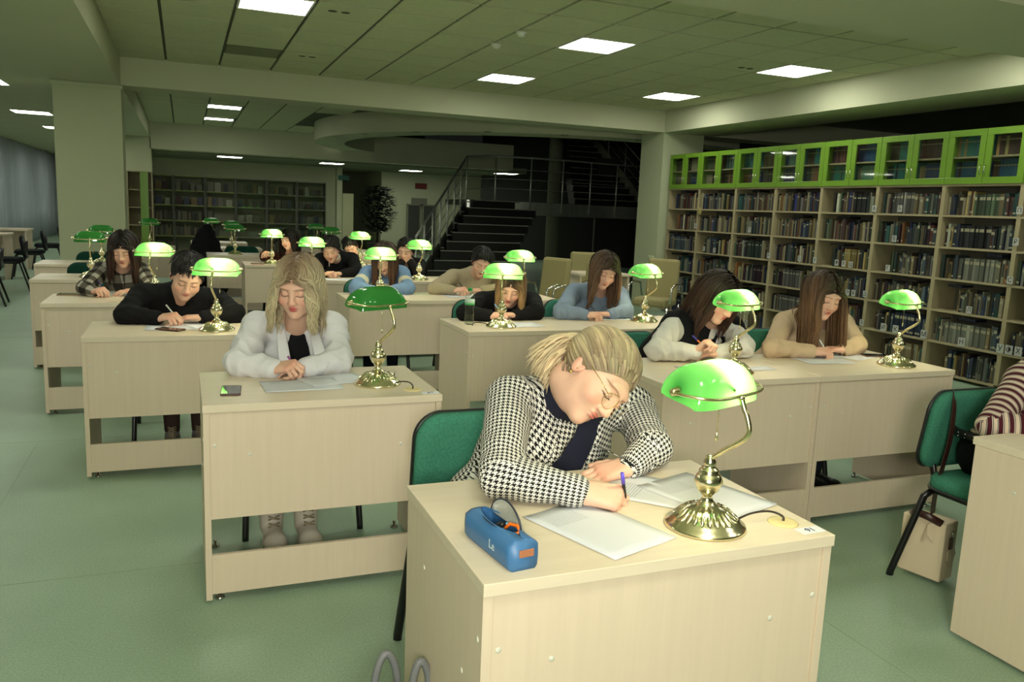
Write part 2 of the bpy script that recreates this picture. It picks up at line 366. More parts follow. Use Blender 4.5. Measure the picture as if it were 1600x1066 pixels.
MB().tube([(-.25,0,.09),(.25,0,-.09)],.045,10).build('tube',mat('lit_tube',(250,250,235),.5,emit=((250,250,235),1.2)),t); MB().box(-.03,.03,0,.1,-.03,.03).build('bracket',M_WHITEP,t)
# ---------------------------------------------------------------- stair
LZ=1.67
# lower flight
t=empty('stair_flight',(0,0,0),0,'dark stone lower stair flight rising to the curved landing','stair')
NS=10
for k in range(NS):
    f=k/(NS-1); z1=LZ*(k+1)/NS; y=14.0+2.75*f; x0=3.90+1.92*f; x1=x0+1.55
    MB().box(x0,x1,y,y+.34,z1-.17,z1-.03,0).build('step',M_STONE,t)
    MB().box(x0-.01,x1+.01,y-.02,y+.34,z1-.03,z1,0,bev=.006).build('tread',M_STONE,t)
    MB().box(x0,x1,y-.022,y-.012,z1-.02,z1-.002).build('nosing',M_STONEE,t)
MB().add([(3.84,13.9,0),(3.84,14.3,0),(5.76,17.1,LZ-.32),(5.76,17.1,LZ),(3.78,13.9,.2), (3.88,13.9,0),(3.88,14.3,0),(5.8,17.1,LZ-.32),(5.8,17.1,LZ),(3.83,13.9,.2)],[(0,1,2,3,4),(9,8,7,6,5),(0,5,6,1),(1,6,7,2),(2,7,8,3),(3,8,9,4),(4,9,5,0)]).build('stringer',mat('stringer_grey',(60,62,54),.5),t)
# landing with steel fascia (curved)
t=empty('stair_landing',(0,0,0),0,'curved landing with a polished steel fascia','landing')
def lx(a,r=5.6): return (8.2+r*math.sin(a),17+5.2-r*math.cos(a)*.95 if False else 16.9+.55*(1-math.cos(a*1.5)))
pts=[(5.75+ (10.4-5.75)*i/24, 17.05-.35*math.sin(PI*min(1,i/18))) for i in range(25)]
poly=pts+[(11.4,17.05),(11.4,18.6),(5.75,18.6)]
MB().prism(poly,LZ-.12,LZ).build('slab',M_STONE,t)
for i in range(0,24,4):
    vs=[];fs=[]
    seg=pts[i:i+5]
    for (x,y) in seg:
        for (dy,z) in ((-.02,LZ-.29),(-.02,LZ-.005),(0,LZ-.005),(0,LZ-.29)): vs.append((x,y+dy,z))
    for q in range(len(seg)-1):
        for k in range(4): fs.append((q*4+k,q*4+4+k,q*4+4+(k+1)%4,q*4+(k+1)%4))
    MB().add(vs,fs,0,False).build('steel_panel',M_STEEL,t)
# railing along flight and landing
t=empty('stair_railing',(0,0,0),0,'chrome post railing with thin horizontal rods round the landing','railing')
flp=[Vector((3.78+1.94*f,13.9+3.0*f,LZ*f)) for f in (0,.14,.28,.42,.56,.70,.84,.97)]
lp=[Vector((x,y-.05,LZ)) for x,y in [pts[i] for i in (3,7,11,15,19,23)]]
up=Vector((0,0,.95)); path=[p+up for p in flp]+[p+up for p in lp]
MB().tube(path,.022,10).build('handrail',M_RAIL,t)
for k in (.28,.5,.72):
    MB().tube([p+Vector((0,0,k*.95)) for p in flp+lp],.007,6).build('rod',M_RAIL,t)
for p in flp: MB().tube([p-Vector((0,0,.12)),p+up],.018,8).tube([p+Vector((0,0,.0)),p+Vector((.1,0,0))],.01,6).build('post',M_RAIL,t)
for p in lp: MB().tube([p-Vector((0,0,.22)),p+up],.018,8).tube([p-Vector((0,0,.14)),p-Vector((-.0,-.08,.14))],.012,6).build('post',M_RAIL,t)
# upper flight
t=empty('upper_stair_flight',(0,0,0),0,'dark upper stair flight behind the landing railing','stair')
for k in range(11):
    f=k/10; z1=LZ+1.9*(k+1)/11; y=18.7+3.2*f; x0=9.2+1.2*f; x1=11.1+.2*f
    MB().box(x0,x1,y,y+.36,z1-.172,z1-.03).build('step',M_STONE,t); MB().box(x0,x1,y-.02,y+.36,z1-.03,z1).build('tread',M_STONE,t)
    MB().box(x0,x1,y-.022,y-.012,z1-.02,z1-.002).build('nosing',M_STONEE,t)
MB().add([(11.1,18.6,LZ-.1),(11.1,18.6,LZ+.25),(11.3,22,LZ+2.1),(11.3,22,LZ+1.75),(11.16,18.6,LZ-.1),(11.16,18.6,LZ+.25),(11.36,22,LZ+2.1),(11.36,22,LZ+1.75)],[(0,1,2,3),(7,6,5,4),(0,4,5,1),(1,5,6,2),(2,6,7,3),(3,7,4,0)]).build('stringer',M_BEAM,t)
for q in (.35,.6,.9): MB().tube([(11.1,18.6,LZ+.2+q),(11.3,22,LZ+2.0+q)],.012 if q<.9 else .02,6).build('rod',M_RAIL,t)
for f in (0,.33,.66): MB().tube([(11.1+.2*f,18.6+3.4*f,LZ+.1+1.85*f),(11.1+.2*f,18.6+3.4*f,LZ+1.1+1.85*f)],.016,6).build('post',M_RAIL,t)
p=at_y(883,330,18.2)
tag(MB().lathe([(.17,0),(.17,6.3)],32,(p.x,18.9,0)).build('round_column',M_DARKW),'round grey column rising through the stair landing','column')
tag(MB().box(10.6,13.6,20.2,20.3,0,3).build('dark_partition',M_DARKER),'dark partition under the far end of the stair','partition')
# ---------------------------------------------------------------- far left bookcases and display cabinets
BK=23.15
def ordw(n):
    n+=1; return '%d%s'%(n,'th' if 10<=n%100<=20 else {1:'st',2:'nd',3:'rd'}.get(n%10,'th'))
def far_case(x0,x1,lab,style,ci):
    t=empty('display_bookcase',(x0,BK,0),0,lab,'bookcase','bookcases along the back wall')
    w_=x1-x0; edge=M_OLIVE if style==0 else M_DARKW; body=mat('far_case_body',(82,84,72),.6)
    MB().box(0,.025,0,.34,0,2.02).build('side_panel',body,t); MB().box(w_-.025,w_,0,.34,0,2.02).build('side_panel',body,t)
    MB().box(.025,w_-.025,.32,.34,0,2.02).build('back_board',M_DARKW,t)
    for z in (.03,.43,.83,1.23,1.61,1.99): MB().box(.025,w_-.025,0,.32,z,z+.03).build('shelf',edge,t)
    if style: MB().box(.03,w_-.03,-.008,-.002,.45,1.98).build('glass_door',M_GLASS,t)
    r=random.Random(int(x0*100))
    for zi,z in enumerate((.06,.46,.86,1.26,1.64)):
        if zi>=2 and style or (zi>=3):
            x=.06; nb=0
            while x<w_-.16:
                ww=r.uniform(.09,.15); hh=r.uniform(.16,.25)
                c=r.choice([(120,118,104),(70,72,60),(44,52,54),(130,110,64),(64,32,26),(170,170,150),(52,62,84)])
                o=MB().box(0,ww,0,.025,0,hh,0,M=Matrix.Rotation(-.12,4,'X')).box(.008,ww-.008,-.002,.0,.012,hh-.012,1,M=Matrix.Rotation(-.12,4,'X')).build('book',[mat('far_%d_%d_%d'%c,c,.6),mat('far_in_%d'%c[0],tuple(int(q*.8) for q in c),.6)],None,(x0+x,BK+.12,z))
                tag(o,'face-out book, %s from left, %s shelf up, %s'%(ordw(nb),['first','second','third','fourth','fifth'][zi],['','','','leftmost glass cabinet','middle glass cabinet','rightmost glass cabinet'][ci] or ['narrow left case','second case','third case'][ci]),'book','face-out books in the back wall cases'); nb+=1; x+=ww+r.uniform(.02,.1)
        else:
            mb=MB(); x=.03; mi=0
            while x<w_-.06 and not (r.random()<.03):
                ww=r.uniform(.02,.05); hh=r.uniform(.19,.29); mb.box(x,x+ww-.002,.06,.24,0,hh,r.randrange(5)); x+=ww
            o=mb.build('book_row',[mat('farb_%d'%i,c,.7) for i,c in enumerate([(58,56,48),(88,88,74),(48,58,52),(40,40,38),(104,92,70)])],t,(0,0,z)); o['kind']='stuff'
labs=['narrow dark bookcase beside the far left column','green-edged bookcase, second from the far left column','green-edged bookcase in the middle of the back wall','glass-fronted book cabinet left of the long glass row','glass-fronted book cabinet, middle one of three','glass-fronted book cabinet beside the pale door panel']
xs=[uu for uu in [at_y(q,300,BK).x for q in (239,271,321,368.5,417,464,510)]]
for i in range(6): far_case(xs[i],xs[i+1]-.01,labs[i],0 if i<3 else 1,i)
# niche shelf with green door by the far column
t=empty('niche_bookcase',(-1.12,19.55,0),0,'pale bookcase with an open lime green door beside far column','bookcase')
MB().box(0,.02,0,.4,0,1.98).build('side_panel',M_SHELFW,t); MB().box(.48,.5,0,.4,0,1.98).build('side_panel',M_SHELFW,t); MB().box(0,.5,.38,.4,0,1.98).build('back_board',M_SHELFW,t)
for z in (.05,.43,.81,1.19,1.57,1.96): MB().box(.02,.48,0,.38,z,z+.02).build('shelf',M_SHELFW,t)
MB().box(.26,.42,-.03,-.01,.3,1.97).build('green_door',M_LIME,t)
# pale door panel, signs, recess doors
tag(MB().box(0,.3,0,.03,0,1.35).build('pale_door_panel',mat('pale_panel',(176,180,140),.6),None,(4.16,23.17,.4)),'tall pale panel at the edge of the dark doorway','panel')
def sign(name,px,py,Y,w_,h_,col,emit,lab,text):
    p=at_y(px,py,Y); t=empty(name,p,0,lab,'sign'); MB().box(-w_/2,w_/2,0,.03,-h_/2,h_/2).build('box',mat(name+'_box',col,.5,emit=(col,emit) if emit else None),t)
    if text: text_obj(text,t,(0,-.004,0),h_*.6,mat(name+'_ink',(160,160,140),.6))
def text_obj(s,parent,loc,size,m,rot=(PI/2,0,0),name='lettering',align='CENTER'):
    c=bpy.data.curves.new(name,'FONT'); c.body=s; c.size=size; c.align_x=align; c.align_y='CENTER'; c.extrude=.0006; c.materials.append(m); c.resolution_u=3
    o=bpy.data.objects.new(name,c); COL.objects.link(o); bpy.context.view_layer.update(); me=bpy.data.meshes.new_from_object(o.evaluated_get(bpy.context.evaluated_depsgraph_get())); bpy.data.objects.remove(o); o=bpy.data.objects.new(name,me); link(o,parent); o.location=loc; o.rotation_euler=rot; return o
sign('exit_sign',537,278,23.1,.3,.13,(30,70,55),.12,'small dim green exit sign above the dark doorway','')
sign('fire_exit_sign',658,291,24.45,.36,.17,(90,20,16),.03,'dark red lettered sign on the wall left of the stair','')
for px,l in ((646,'dark narrow window left of the pair beyond the stair'),(670,'dark narrow window right of the pair beyond the stair')):
    p=at_y(px,370,24.4); t=empty('dark_window',(p.x,24.4,0),0,l,'window','dark windows beyond the stair')
    MB().box(-.19,.19,.02,.05,.1,1.5).build('pane',M_DARKER,t)
    for a in (-1,1): MB().box(a*.2-.02,a*.2+.02,0,.06,.06,1.54).build('frame',M_DARKW,t)
    MB().box(-.22,.22,0,.06,1.5,1.54).build('frame',M_DARKW,t)
tag(MB().box(-.25,.25,0,.01,-.16,.16).build('notice',mat('dim_notice',(110,112,96),.8),None,at_y(655,318,24.46)),'faint paper notice under the red sign','notice')
# potted tree in the dark doorway
t=empty('potted_tree',(4.95,22.3,0),0,'tall dark potted tree before the dark doorway','plant')
MB().lathe([(.001,0),(.2,0),(.26,.4),(.28,.4),(.28,.44),(.22,.44),(.001,.4)],24).build('pot',M_DARKER,t)
MB().tube([(0,0,.4),(.02,0,.8),(-.02,0,1.2)],[.04,.03,.02],8).build('trunk',mat('bark',(50,42,32),.9),t)
mb=MB(); r=random.Random(4)
for k in range(1300):
    a=r.uniform(0,2*PI); zz=r.uniform(.75,1.95); rr=.5*math.sin(PI*(zz-.6)/1.55)**.6*r.random()**.5
    c=Vector((rr*math.cos(a),rr*math.sin(a)*.8,zz)); d=Vector((math.cos(a),math.sin(a),r.uniform(-.6,.6))).normalized()*r.uniform(.1,.18); s_=d.cross(Vector((0,0,1))).normalized()*.05
    mb.add([c,c+d*.5+s_,c+d,c+d*.5-s_],[(0,1,2,3)],0)
o=mb.build('foliage',M_PLANT,t); o['kind']='stuff'
# ================================================================ DESKS
DW,DD,DH,DT=.879,.595,.75,.028
def desk_meshes():
    P={}
    P['top']=MB().box(0,DW,0,DD,DH-DT,DH,0,bev=.002).mesh('desk_top',M_WOODH)
    P['side']=MB().box(0,.022,.006,DD-.01,.015,DH-DT-.0005,0,bev=.001).mesh('side_panel',M_WOODV)
    P['front']=MB().box(.0225,DW-.0245,.012,.030,.323,DH-DT-.001,0,bev=.001).mesh('front_panel',M_WOODV)
    P['foot']=MB().box(.0225,DW-.0245,.012,.030,.035,.185,0,bev=.001).mesh('foot_board',M_WOODV)
    P['glide']=MB().lathe([(.001,0),(.018,0),(.018,.006),(.007,.008),(.007,.03),(.001,.03)],12).mesh('foot_glide',M_CHROME)
    P['cap']=MB().lathe([(.001,0),(.0065,.0),(.0065,.0012),(.004,.002),(.001,.0022)][::-1],12).mesh('screw_cap',M_WHITEP)
    return P
DP=desk_meshes()
DESKS={}
def desk(key,x,y,label,caps=True,rz=0,group='pale laminate desks in the reading rows'):
    t=empty('desk',(x,y,0),rz,label,'desk',group)
    inst('desk_top',DP['top'],t); inst('side_panel',DP['side'],t,(.002,0,0)); inst('side_panel',DP['side'],t,(DW-.024,0,0))
    inst('front_panel',DP['front'],t); inst('foot_board',DP['foot'],t)
    for a in (.05,DW-.05):
        for b_ in (.05,DD-.06): inst('foot_glide',DP['glide'],t,(a,b_,0))
    if caps:
        for (cx,cz) in ((.04+.0,.60),(DW-.04,.60),(.16,.56),(DW-.16,.56)):
            o=inst('screw_cap',DP['cap'],t,(cx,.012,cz)); o.rotation_euler=(PI/2,0,0)
        for (cy,cz) in ((.03,.62),(.12,.50),(.42,.60),(.3,.28)):
            o=inst('screw_cap',DP['cap'],t,(.002,cy,cz)); o.rotation_euler=(0,-PI/2,0)
    DESKS[key]=(x,y); return t
desk('A',.526,1.378,'nearest desk, with sticker 91, where the houndstooth-jacket woman writes')
desk('C',2.576,1.356,'desk cut by the right frame edge, in front of the striped-sweater person')
desk('D',.045,2.954,'desk with an unlit green lamp where the white-shirted blonde sits')
desk('B1',1.931,2.945,'desk of the woman in a black vest, joined to another on its right')
desk('B2',2.812,2.945,'desk of the beige-sweater woman with long straight hair, nearest the bookcases')
desk('E',-.496,4.53,'desk where the man in the black sweater writes')
desk('S1',1.551,4.476,'desk with the water bottle on its left corner')
desk('S2',2.432,4.476,'desk of the long-haired girl in the grey-blue sweater')
desk('F',-.877,5.965,'desk of the girl in the plaid shirt, left side')
desk('R1',1.142,6.05,'desk of the girl in the blue sweater with cream stripes')
desk('R2',2.023,6.05,'desk of the man in the pale beige sweater')
desk('G',-1.187,7.6,'empty desk behind the plaid-shirt girl, left side')
desk('M1',.80,7.62,'desk of the youth in the panda-print hoodie',False)
desk('M2',1.68,7.62,'desk with a lit lamp at its right corner, before the stairs',False)
desk('H',-1.395,9.24,'farther empty desk at left, before the big column',False)
desk('N1',.62,9.47,'desk of the girl in the dark brown blouse',False)
desk('N2',1.50,9.47,'desk right of the brown-bloused girl, mostly hidden',False)
desk('O1',.27,11.05,'pale empty desk behind the brown-bloused girl, with unlit lamp',False)
desk('O2',-1.0,12.5,'far empty desk half hidden by the far shelf lamp',False)
desk('Q1',.2,12.6,'far pale empty desk, second behind the brown-bloused girl',False)
desk('Q2',.1,14.2,'farthest pale empty desk in the middle row',False)
desk('Q3',1.5,11.05,'dim far desk behind the youths, with unlit lamp',False)
desk('Q4',1.45,12.7,'dimmest far desk of the middle rows',False)
# seat number stickers, cable grommets
def sticker(x,y,text,label):
    t=empty('number_sticker',(x,y,DH),.03,label,'sticker')
    MB().box(-.034,.034,-.017,.017,.0002,.001,0).build('label_paper',M_PAPER,t)
    if text: text_obj(text,t,(0,0,.0012),.026,mat('blue_black_ink',(40,52,90),.7),(0,0,0),'number')
sticker(1.365,1.418,'91','small white sticker reading 91 on the nearest desk corner')
sticker(.885,2.99,'67','small white numbered sticker on the desk corner beside the unlit lamp')
def grommet(x,y,label):
    t=empty('cable_grommet',(x,y,DH),0,label,'cable grommet','cream cable caps in the desk tops')
    MB().lathe([(.001,.0035),(.026,.0035),(.034,.003),(.037,.0003)][::-1],28).build('cap',M_CREAMP,t)
# ================================================================ BANKER LAMPS
def lamp_meshes():
    P={}
    prof=[(.001,0),(.094,0),(.0965,.004),(.094,.010),(.084,.015),(.080,.021),(.072,.026),(.060,.036),(.046,.045),(.034,.05),(.026,.053),(.018,.06),(.013,.07),(.012,.078),(.017,.082),(.019,.086),(.026,.092),(.0265,.097),(.030,.101),(.031,.107),(.0335,.111),(.032,.118),(.030,.124),(.026,.13),(.023,.134),(.024,.138),(.018,.144),(.013,.149),(.0145,.153),(.0145,.160),(.011,.166),(.010,.172),(.006,.176),(.001,.177)]
    MBX=MB().lathe(prof,64,rib=(6,8,26,.028)); P['base']=MBX.mesh('base',M_BRASS)
    # raised petals round the base
    pb=MB()
    for k in range(26):
        a=2*PI*k/26; ca,sa=math.cos(a),math.sin(a); ps=[]
        for (r,z,wd) in ((.076,.0235,.002),(.068,.0305,.0062),(.058,.0385,.0065),(.049,.0445,.002)): ps.append((r,z,wd))
        vs=[];fs=[]
        for (r,z,wd) in ps:
            for q in (-1,-.5,.5,1): vs.append((ca*r-sa*wd*q,sa*r+ca*wd*q,z+(.0035 if abs(q)<1 else -.001)))
        for i in range(3):
            for j in range(3): fs.append((i*4+j,i*4+j+1,(i+1)*4+j+1,(i+1)*4+j))
        pb.add(vs,fs,0,True)
    P['petals']=pb.mesh('petals',M_BRASS)
    def bez(ps,n=10):
        out=[]; P_=[Vector(p) for p in ps]
        for i in range(len(P_)-1):
            p0=P_[max(i-1,0)];p1=P_[i];p2=P_[i+1];p3=P_[min(i+2,len(P_)-1)]
            for k in range(n):
                t=k/n; out.append(.5*((2*p1)+(-p0+p2)*t+(2*p0-5*p1+4*p2-p3)*t*t+(-p0+3*p1-3*p2+p3)*t**3))
        out.append(P_[-1]); return out
    P['bez']=bez
    stem=bez([(0,0,.165),(0,-.035,.195),(0,-.078,.228),(0,-.094,.252),(0,-.086,.285),(0,-.078,.300),(0,-.067,.326)],6)
    P['stem']=MB().tube(stem,.0062,10).lathe([(.001,.0),(.009,.004),(.009,.012),(.001,.016)][::1],14,(0,-.067,.318)).mesh('stem',M_BRASSD)
    yk=bez([(-.137,.022,.338),(-.137,-.008,.337),(-.120,-.046,.334),(-.085,-.064,.331),(-.04,-.068,.330),(0,-.068,.330),(.04,-.068,.330),(.085,-.064,.331),(.120,-.046,.334),(.137,-.008,.337),(.137,.022,.338)],6)
    mb=MB().tube(yk,.0038,8)
    for s in (-1,1): mb.tube([(s*.142,.022,.338),(s*.138,.022,.338),(s*.122,.022,.338),(s*.116,.022,.338)],[.004,.0085,.0095,.013],12)
    P['yoke']=mb.mesh('yoke',M_BRASSD)
    # glass shade: trough with rounded ends
    def shade(off,mt,name):
        A=28;B=44; vs=[];fs=[]; Lh=.122
        for i in range(B+1):
            u=math.sin(PI/2*(-1+2*i/B)); x=Lh*u
            e=max(0,1-abs(u)**4.2)**.5
            for j in range(A+1):
                q_=j/A; a=PI*(q_*1.0)     # front lip, over the top, to the back lip
                lip=.304+.022*q_
                y=.016-.068*math.cos(a)*(.62+.38*e); s_=math.sin(a)**.72
                vs.append((x,y,lip+(.397-lip)*s_*e))
        for i in range(B):
            for j in range(A): q=i*(A+1)+j; fs.append((q,q+A+1,q+A+2,q+1))
        m_=MB().add(vs,fs,0,True); return m_.mesh(name,mt)
    P['shade']=shade(0,M_SHADE,'glass_shade')
    # rolled rim along both lips
    rim=[]
    P['socket']=MB().tube([(-.035,.02,.350),(-.012,.02,.350)],.013,12).tube([(0,-.05,.338),(-.02,.0,.362)],.004,6).mesh('bulb_socket',M_BRASSD)
    P['bulb']=MB().tube([(-.012,.02,.350),(.0,.02,.350),(.03,.02,.350),(.048,.02,.350),(.052,.02,.350)],[.010,.014,.017,.011,.003],12)
    P['bulb_on']=P['bulb'].mesh('bulb',mat('lit_bulb',(255,246,214),.4,emit=((255,240,196),BULB_L)))
    P['bulb_off']=P['bulb'].mesh('bulb',M_WHITEP)
    P['chain']=MB().tube([(.018,.0,.338),(.019,.0,.225)],.0011,5).lathe([(.001,0),(.0032,.002),(.0032,.016),(.001,.02)],8,(.019,0,.206)).mesh('pull_chain',M_BRASSD)
    return P
LP=lamp_meshes()
def lamp(x,y,rz,label,lit=True,cord=None,z=DH,tilt=0):
    t=empty('banker_lamp',(x,y,z),rz,label,'lamp','green glass banker lamps')
    b_=inst('base',LP['base'],t); inst('petals',LP['petals'],b_)
    inst('stem',LP['stem'],t); yk=inst('yoke',LP['yoke'],t); sh=inst('glass_shade',LP['shade'],t)
    if tilt:   # shade turned in its yoke about the pivots
        Mx=Matrix.Translation((0,.028,.338))@Matrix.Rotation(tilt,4,'X')@Matrix.Translation((0,-.028,-.338)); sh.matrix_local=Mx
    bo=inst('bulb',LP['bulb_on' if lit else 'bulb_off'],t); inst('bulb_socket',LP['socket'],bo); inst('pull_chain',LP['chain'],t)
    if lit:
        pass
    if cord:
        pts=[Vector((c[0]-x,c[1]-y,c[2]-z)) for c in cord]; R_=Matrix.Rotation(-rz,3,'Z'); pts=[R_@p for p in pts]
        MB().tube(LP['bez'](pts,6),.0028,6).build('cord',M_CABLE,t)
    return t
def lamp_px(px,py,rz,label,lit=True,tilt=0,cordto=None):
    p=at_z(px,py,DH); c=None
    if cordto:
        q=Vector((*cordto,DH)); d=(q-p); d.z=0; n=d.normalized(); s_=Vector((-n.y,n.x,0))
        c=[p+n*.085+Vector((0,0,.014)),p+d*.62+s_*.012+Vector((0,0,.022)),p+d*.85+s_*.014+Vector((0,0,.024)),q+s_*.004+Vector((0,0,.014)),q+Vector((0,0,-.002))]
    return lamp(p.x,p.y,rz,label,lit,c,tilt=tilt)
lamp_px(1101,822,.36,'large lit green banker lamp on the nearest desk',cordto=(1.335,1.478))
grommet(1.335,1.478,'cream cable cap on the nearest desk beside the 91 sticker')
lamp_px(590,600,.5,'unlit dark green banker lamp beside the white-shirted blonde',False,tilt=-.1,cordto=(.83,3.06))
grommet(.83,3.06,'cream cable cap beside the unlit lamp on the blonde woman\'s desk')
lamp_px(1146,582,.32,'lit green banker lamp hiding the face of the black-vest woman')
lamp_px(1400,571,.28,'lit green banker lamp at the far right corner before the bookcase',cordto=(3.62,3.2))
lamp_px(783,511,-.42,'lit green banker lamp right of the water bottle',cordto=(1.66,4.72))
lamp_px(1006,502,.34,'lit green banker lamp behind the beige-sweater row, left of the vest woman')
lamp_px(339,516,-.30,'lit green banker lamp beside the black-sweater man')
tt=[('F',(-.20,6.20),-.30,'lit green banker lamp above the black-sweater man\'s head, beside plaid girl'),
 ('R1',(1.41,6.22),-.22,'lit green banker lamp before the blue-sweater girl'),
 ('R2',(2.60,6.25),.0,'lit green banker lamp just above the lamp by the bottle'),
 ('M1',(1.12,7.85),-.12,'lit green banker lamp left of the panda hoodie youth'),
 ('M2',(2.16,7.8),.05,'lit green banker lamp alone before the stair foot'),
 ('N2',(1.95,9.70),.05,'lit green banker lamp beside the white hoodie youth'),
 ('N1',(.93,9.66),-.1,'lit green banker lamp beside the brown-bloused girl')]
for k,(x,y),rz,l in tt: lamp(x,y,rz,l)
for (x,y),rz,l in [((-.80,9.45),.0,'unlit green banker lamp on the farther empty left desk'),((-.87,12.72),.0,'unlit dark lamp left of the lime green door'),((-.45,12.75),.25,'unlit thin looking lamp right of the lime green door'),
    ((-.75,7.82),.05,'unlit green banker lamp just left of the plaid girl\'s head'),((.62,11.25),-.1,'unlit green lamp behind the brown-bloused girl, lower of the cluster'),((.66,12.85),-.1,'unlit green lamp at the top of the cluster left of brown-bloused girl'),((.42,14.35),0,'farthest unlit green lamp of the middle rows'),
    ((1.86,11.25),-.1,'unlit green lamp right of the brown-bloused girl\'s head'),((1.9,12.9),.1,'unlit green lamp above the panda hoodie youth')]:
    lamp(x,y,rz,l,False)
# ================================================================ CHAIRS
def chair_meshes(fab,name):
    P={}
    def rr(w_,h_,r_,n=6,top=1.0):   # rounded outline, wider at middle
        out=[]
        for (cx,cy,a0) in ((w_-r_,h_-r_,0),(-w_+r_,h_-r_,PI/2),(-w_+r_,-h_+r_,PI),(w_-r_,-h_+r_,PI*1.5)):
            for k in range(n+1):
                a=a0+PI/2*k/n; out.append((cx+r_*math.cos(a),cy+r_*math.sin(a)))
        return out
    def cushion(w_,h_,r_,t_,bulge,curve,mt,nm):
        o_=rr(w_,h_,r_,8); n=len(o_); vs=[];fs=[]
        rings=[(1,-t_/2),(1.0,t_/2*.4),(.965,t_/2),(.8,t_/2+bulge*.6),(.5,t_/2+bulge),(.0,t_/2+bulge*1.1)]
        for s,z in rings:
            for x,y in o_: vs.append((x*s,y*s,z+curve*(x*s/w_)**2))
        for i in range(len(rings)-1):
            for j in range(n): fs.append((i*n+j,i*n+(j+1)%n,(i+1)*n+(j+1)%n,(i+1)*n+j))
        fs.append(tuple(range(n))[::-1]); return MB().add(vs,fs,0,True).mesh(nm,mt)
    P['seat']=cushion(.235,.21,.09,.045,.012,0,fab,'seat'); P['shell']=cushion(.24,.215,.09,.012,.0,0,M_BLACKP,'seat_pan')
    P['back']=cushion(.225,.165,.085,.035,.01,.025,fab,'backrest'); P['bshell']=cushion(.231,.171,.088,.014,0,.025,M_BLACKP,'back_shell')
    return P
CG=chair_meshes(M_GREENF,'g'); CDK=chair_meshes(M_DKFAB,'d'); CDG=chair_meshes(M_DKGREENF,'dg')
leg_me={}
for s in (-1,1):
    leg_me[('f',s)]=MB().tube([(s*.2,-.18,.415),(s*.235,-.2,.39),(s*.25,-.265,.02),(s*.25,-.268,0)],.0125,8,flat=1.25).mesh('leg',M_BLACKM)
    leg_me[('b',s)]=MB().tube([(s*.2,.16,.415),(s*.235,.17,.39),(s*.25,.275,.02),(s*.25,.278,0)],.0125,8,flat=1.25).mesh('leg',M_BLACKM)
fr_c=MB().tube([(-.2,-.18,.413),(.2,-.18,.413)],.011,8).tube([(-.2,.16,.413),(.2,.16,.413)],.011,8).tube([(-.2,-.18,.413),(-.2,.16,.413)],.011,8).tube([(.2,-.18,.413),(.2,.16,.413)],.011,8).mesh('seat_frame',M_BLACKM)
up_me=[MB().tube([(s*.14,.12,.415),(s*.14,.21,.44),(s*.14,.235,.52),(s*.13,.25,.72)],.012,8,flat=1.3).mesh('back_upright',M_BLACKM) for s in (-1,1)]
def chair(x,y,rz,label,P=CG,group='green office chairs at the desks',scale=1):
    t=empty('office_chair',(x,y,0),rz,label,'chair',group)
    inst('seat',P['seat'],t,(0,-.01,.455)); inst('seat_pan',P['shell'],t,(0,-.01,.43)); inst('seat_frame',fr_c,t)
    b_=inst('backrest',P['back'],t,(0,.225,.65)); b_.rotation_euler=(PI/2+.14,0,0)
    b2=inst('back_shell',P['bshell'],t,(0,.245,.65)); b2.rotation_euler=(PI/2+.14,0,0)
    for k in leg_me: inst('leg',leg_me[k],t)
    for u in up_me: inst('back_upright',u,t)
    return t
# ================================================================ BOOKCASES ALONG THE RIGHT
SX=6.97; YB=[10.89,10.09,9.24,8.43,7.62,6.78,5.95,5.13,4.31,3.49]
ZS=[.05,.355,.67,.985,1.295,1.605]; GZ=1.90; GT=2.41; SD=.32
ordn=['nearest','second nearest','third nearest','fourth nearest','fifth nearest','sixth nearest','seventh nearest','eighth nearest','farthest']
PAL=[(46,62,56),(38,48,66),(60,50,38),(104,96,72),(76,40,34),(44,82,78),(92,92,88),(130,118,86),(30,32,34),(70,84,92),(146,140,116),(112,76,44),(62,76,58),(40,44,86),(120,124,110),(84,62,60),(150,134,84),(52,36,46)]
PALN=['dark green','navy','brown','tan','maroon','teal','grey','sand-coloured','black','slate','cream','orange-brown','moss green','deep blue','pale grey','dusky red','yellowish','plum']
M_BOOK=mat('book_cover',(255,255,255),.65,objcol=True,spec=.3); M_BOOKA=mat('book_cover_vc',(255,255,255),.65,attr='Col',spec=.3); M_PAGES=mat('book_pages',(150,142,116),.9)
M_BAND=mat('spine_band',(150,146,120),.6); M_BANDD=mat('spine_band_dark',(40,38,34),.6)
bk_me=[]
for v in range(5):
    mb=MB().box(0,1,0,.06,0,1).box(0,1,.94,1,0,1).box(0,.1,.06,.94,0,1).box(.1,.96,.06,.94,.01,.975,1)
    if v in (1,3): mb.box(-.004,.0,.08,.92,.72,.86,2)
    if v in (2,3): mb.box(-.004,.0,.08,.92,.1,.18,2)
    if v==4: mb.box(-.004,.0,.15,.85,.3,.85,3)
    bk_me.append(mb.mesh('book',[M_BOOK,M_PAGES,M_BAND,M_BANDD]))
stuffv=[];stuffc=[]
def stuff_box(x0,y0,z0,dx,dy,dz,col): stuffv.append((x0,y0,z0,dx,dy,dz)); stuffc.append(col)
rb=random.Random(21); cand=[]
def in_view(p):
    d=Vector(p)-Vector((0,0,CAMZ)); z_=d.dot(CF); px=800+FPX*d.dot(CR)/z_; py=533-FPX*d.dot(CU)/z_; return px<1612 and -5<py<1070
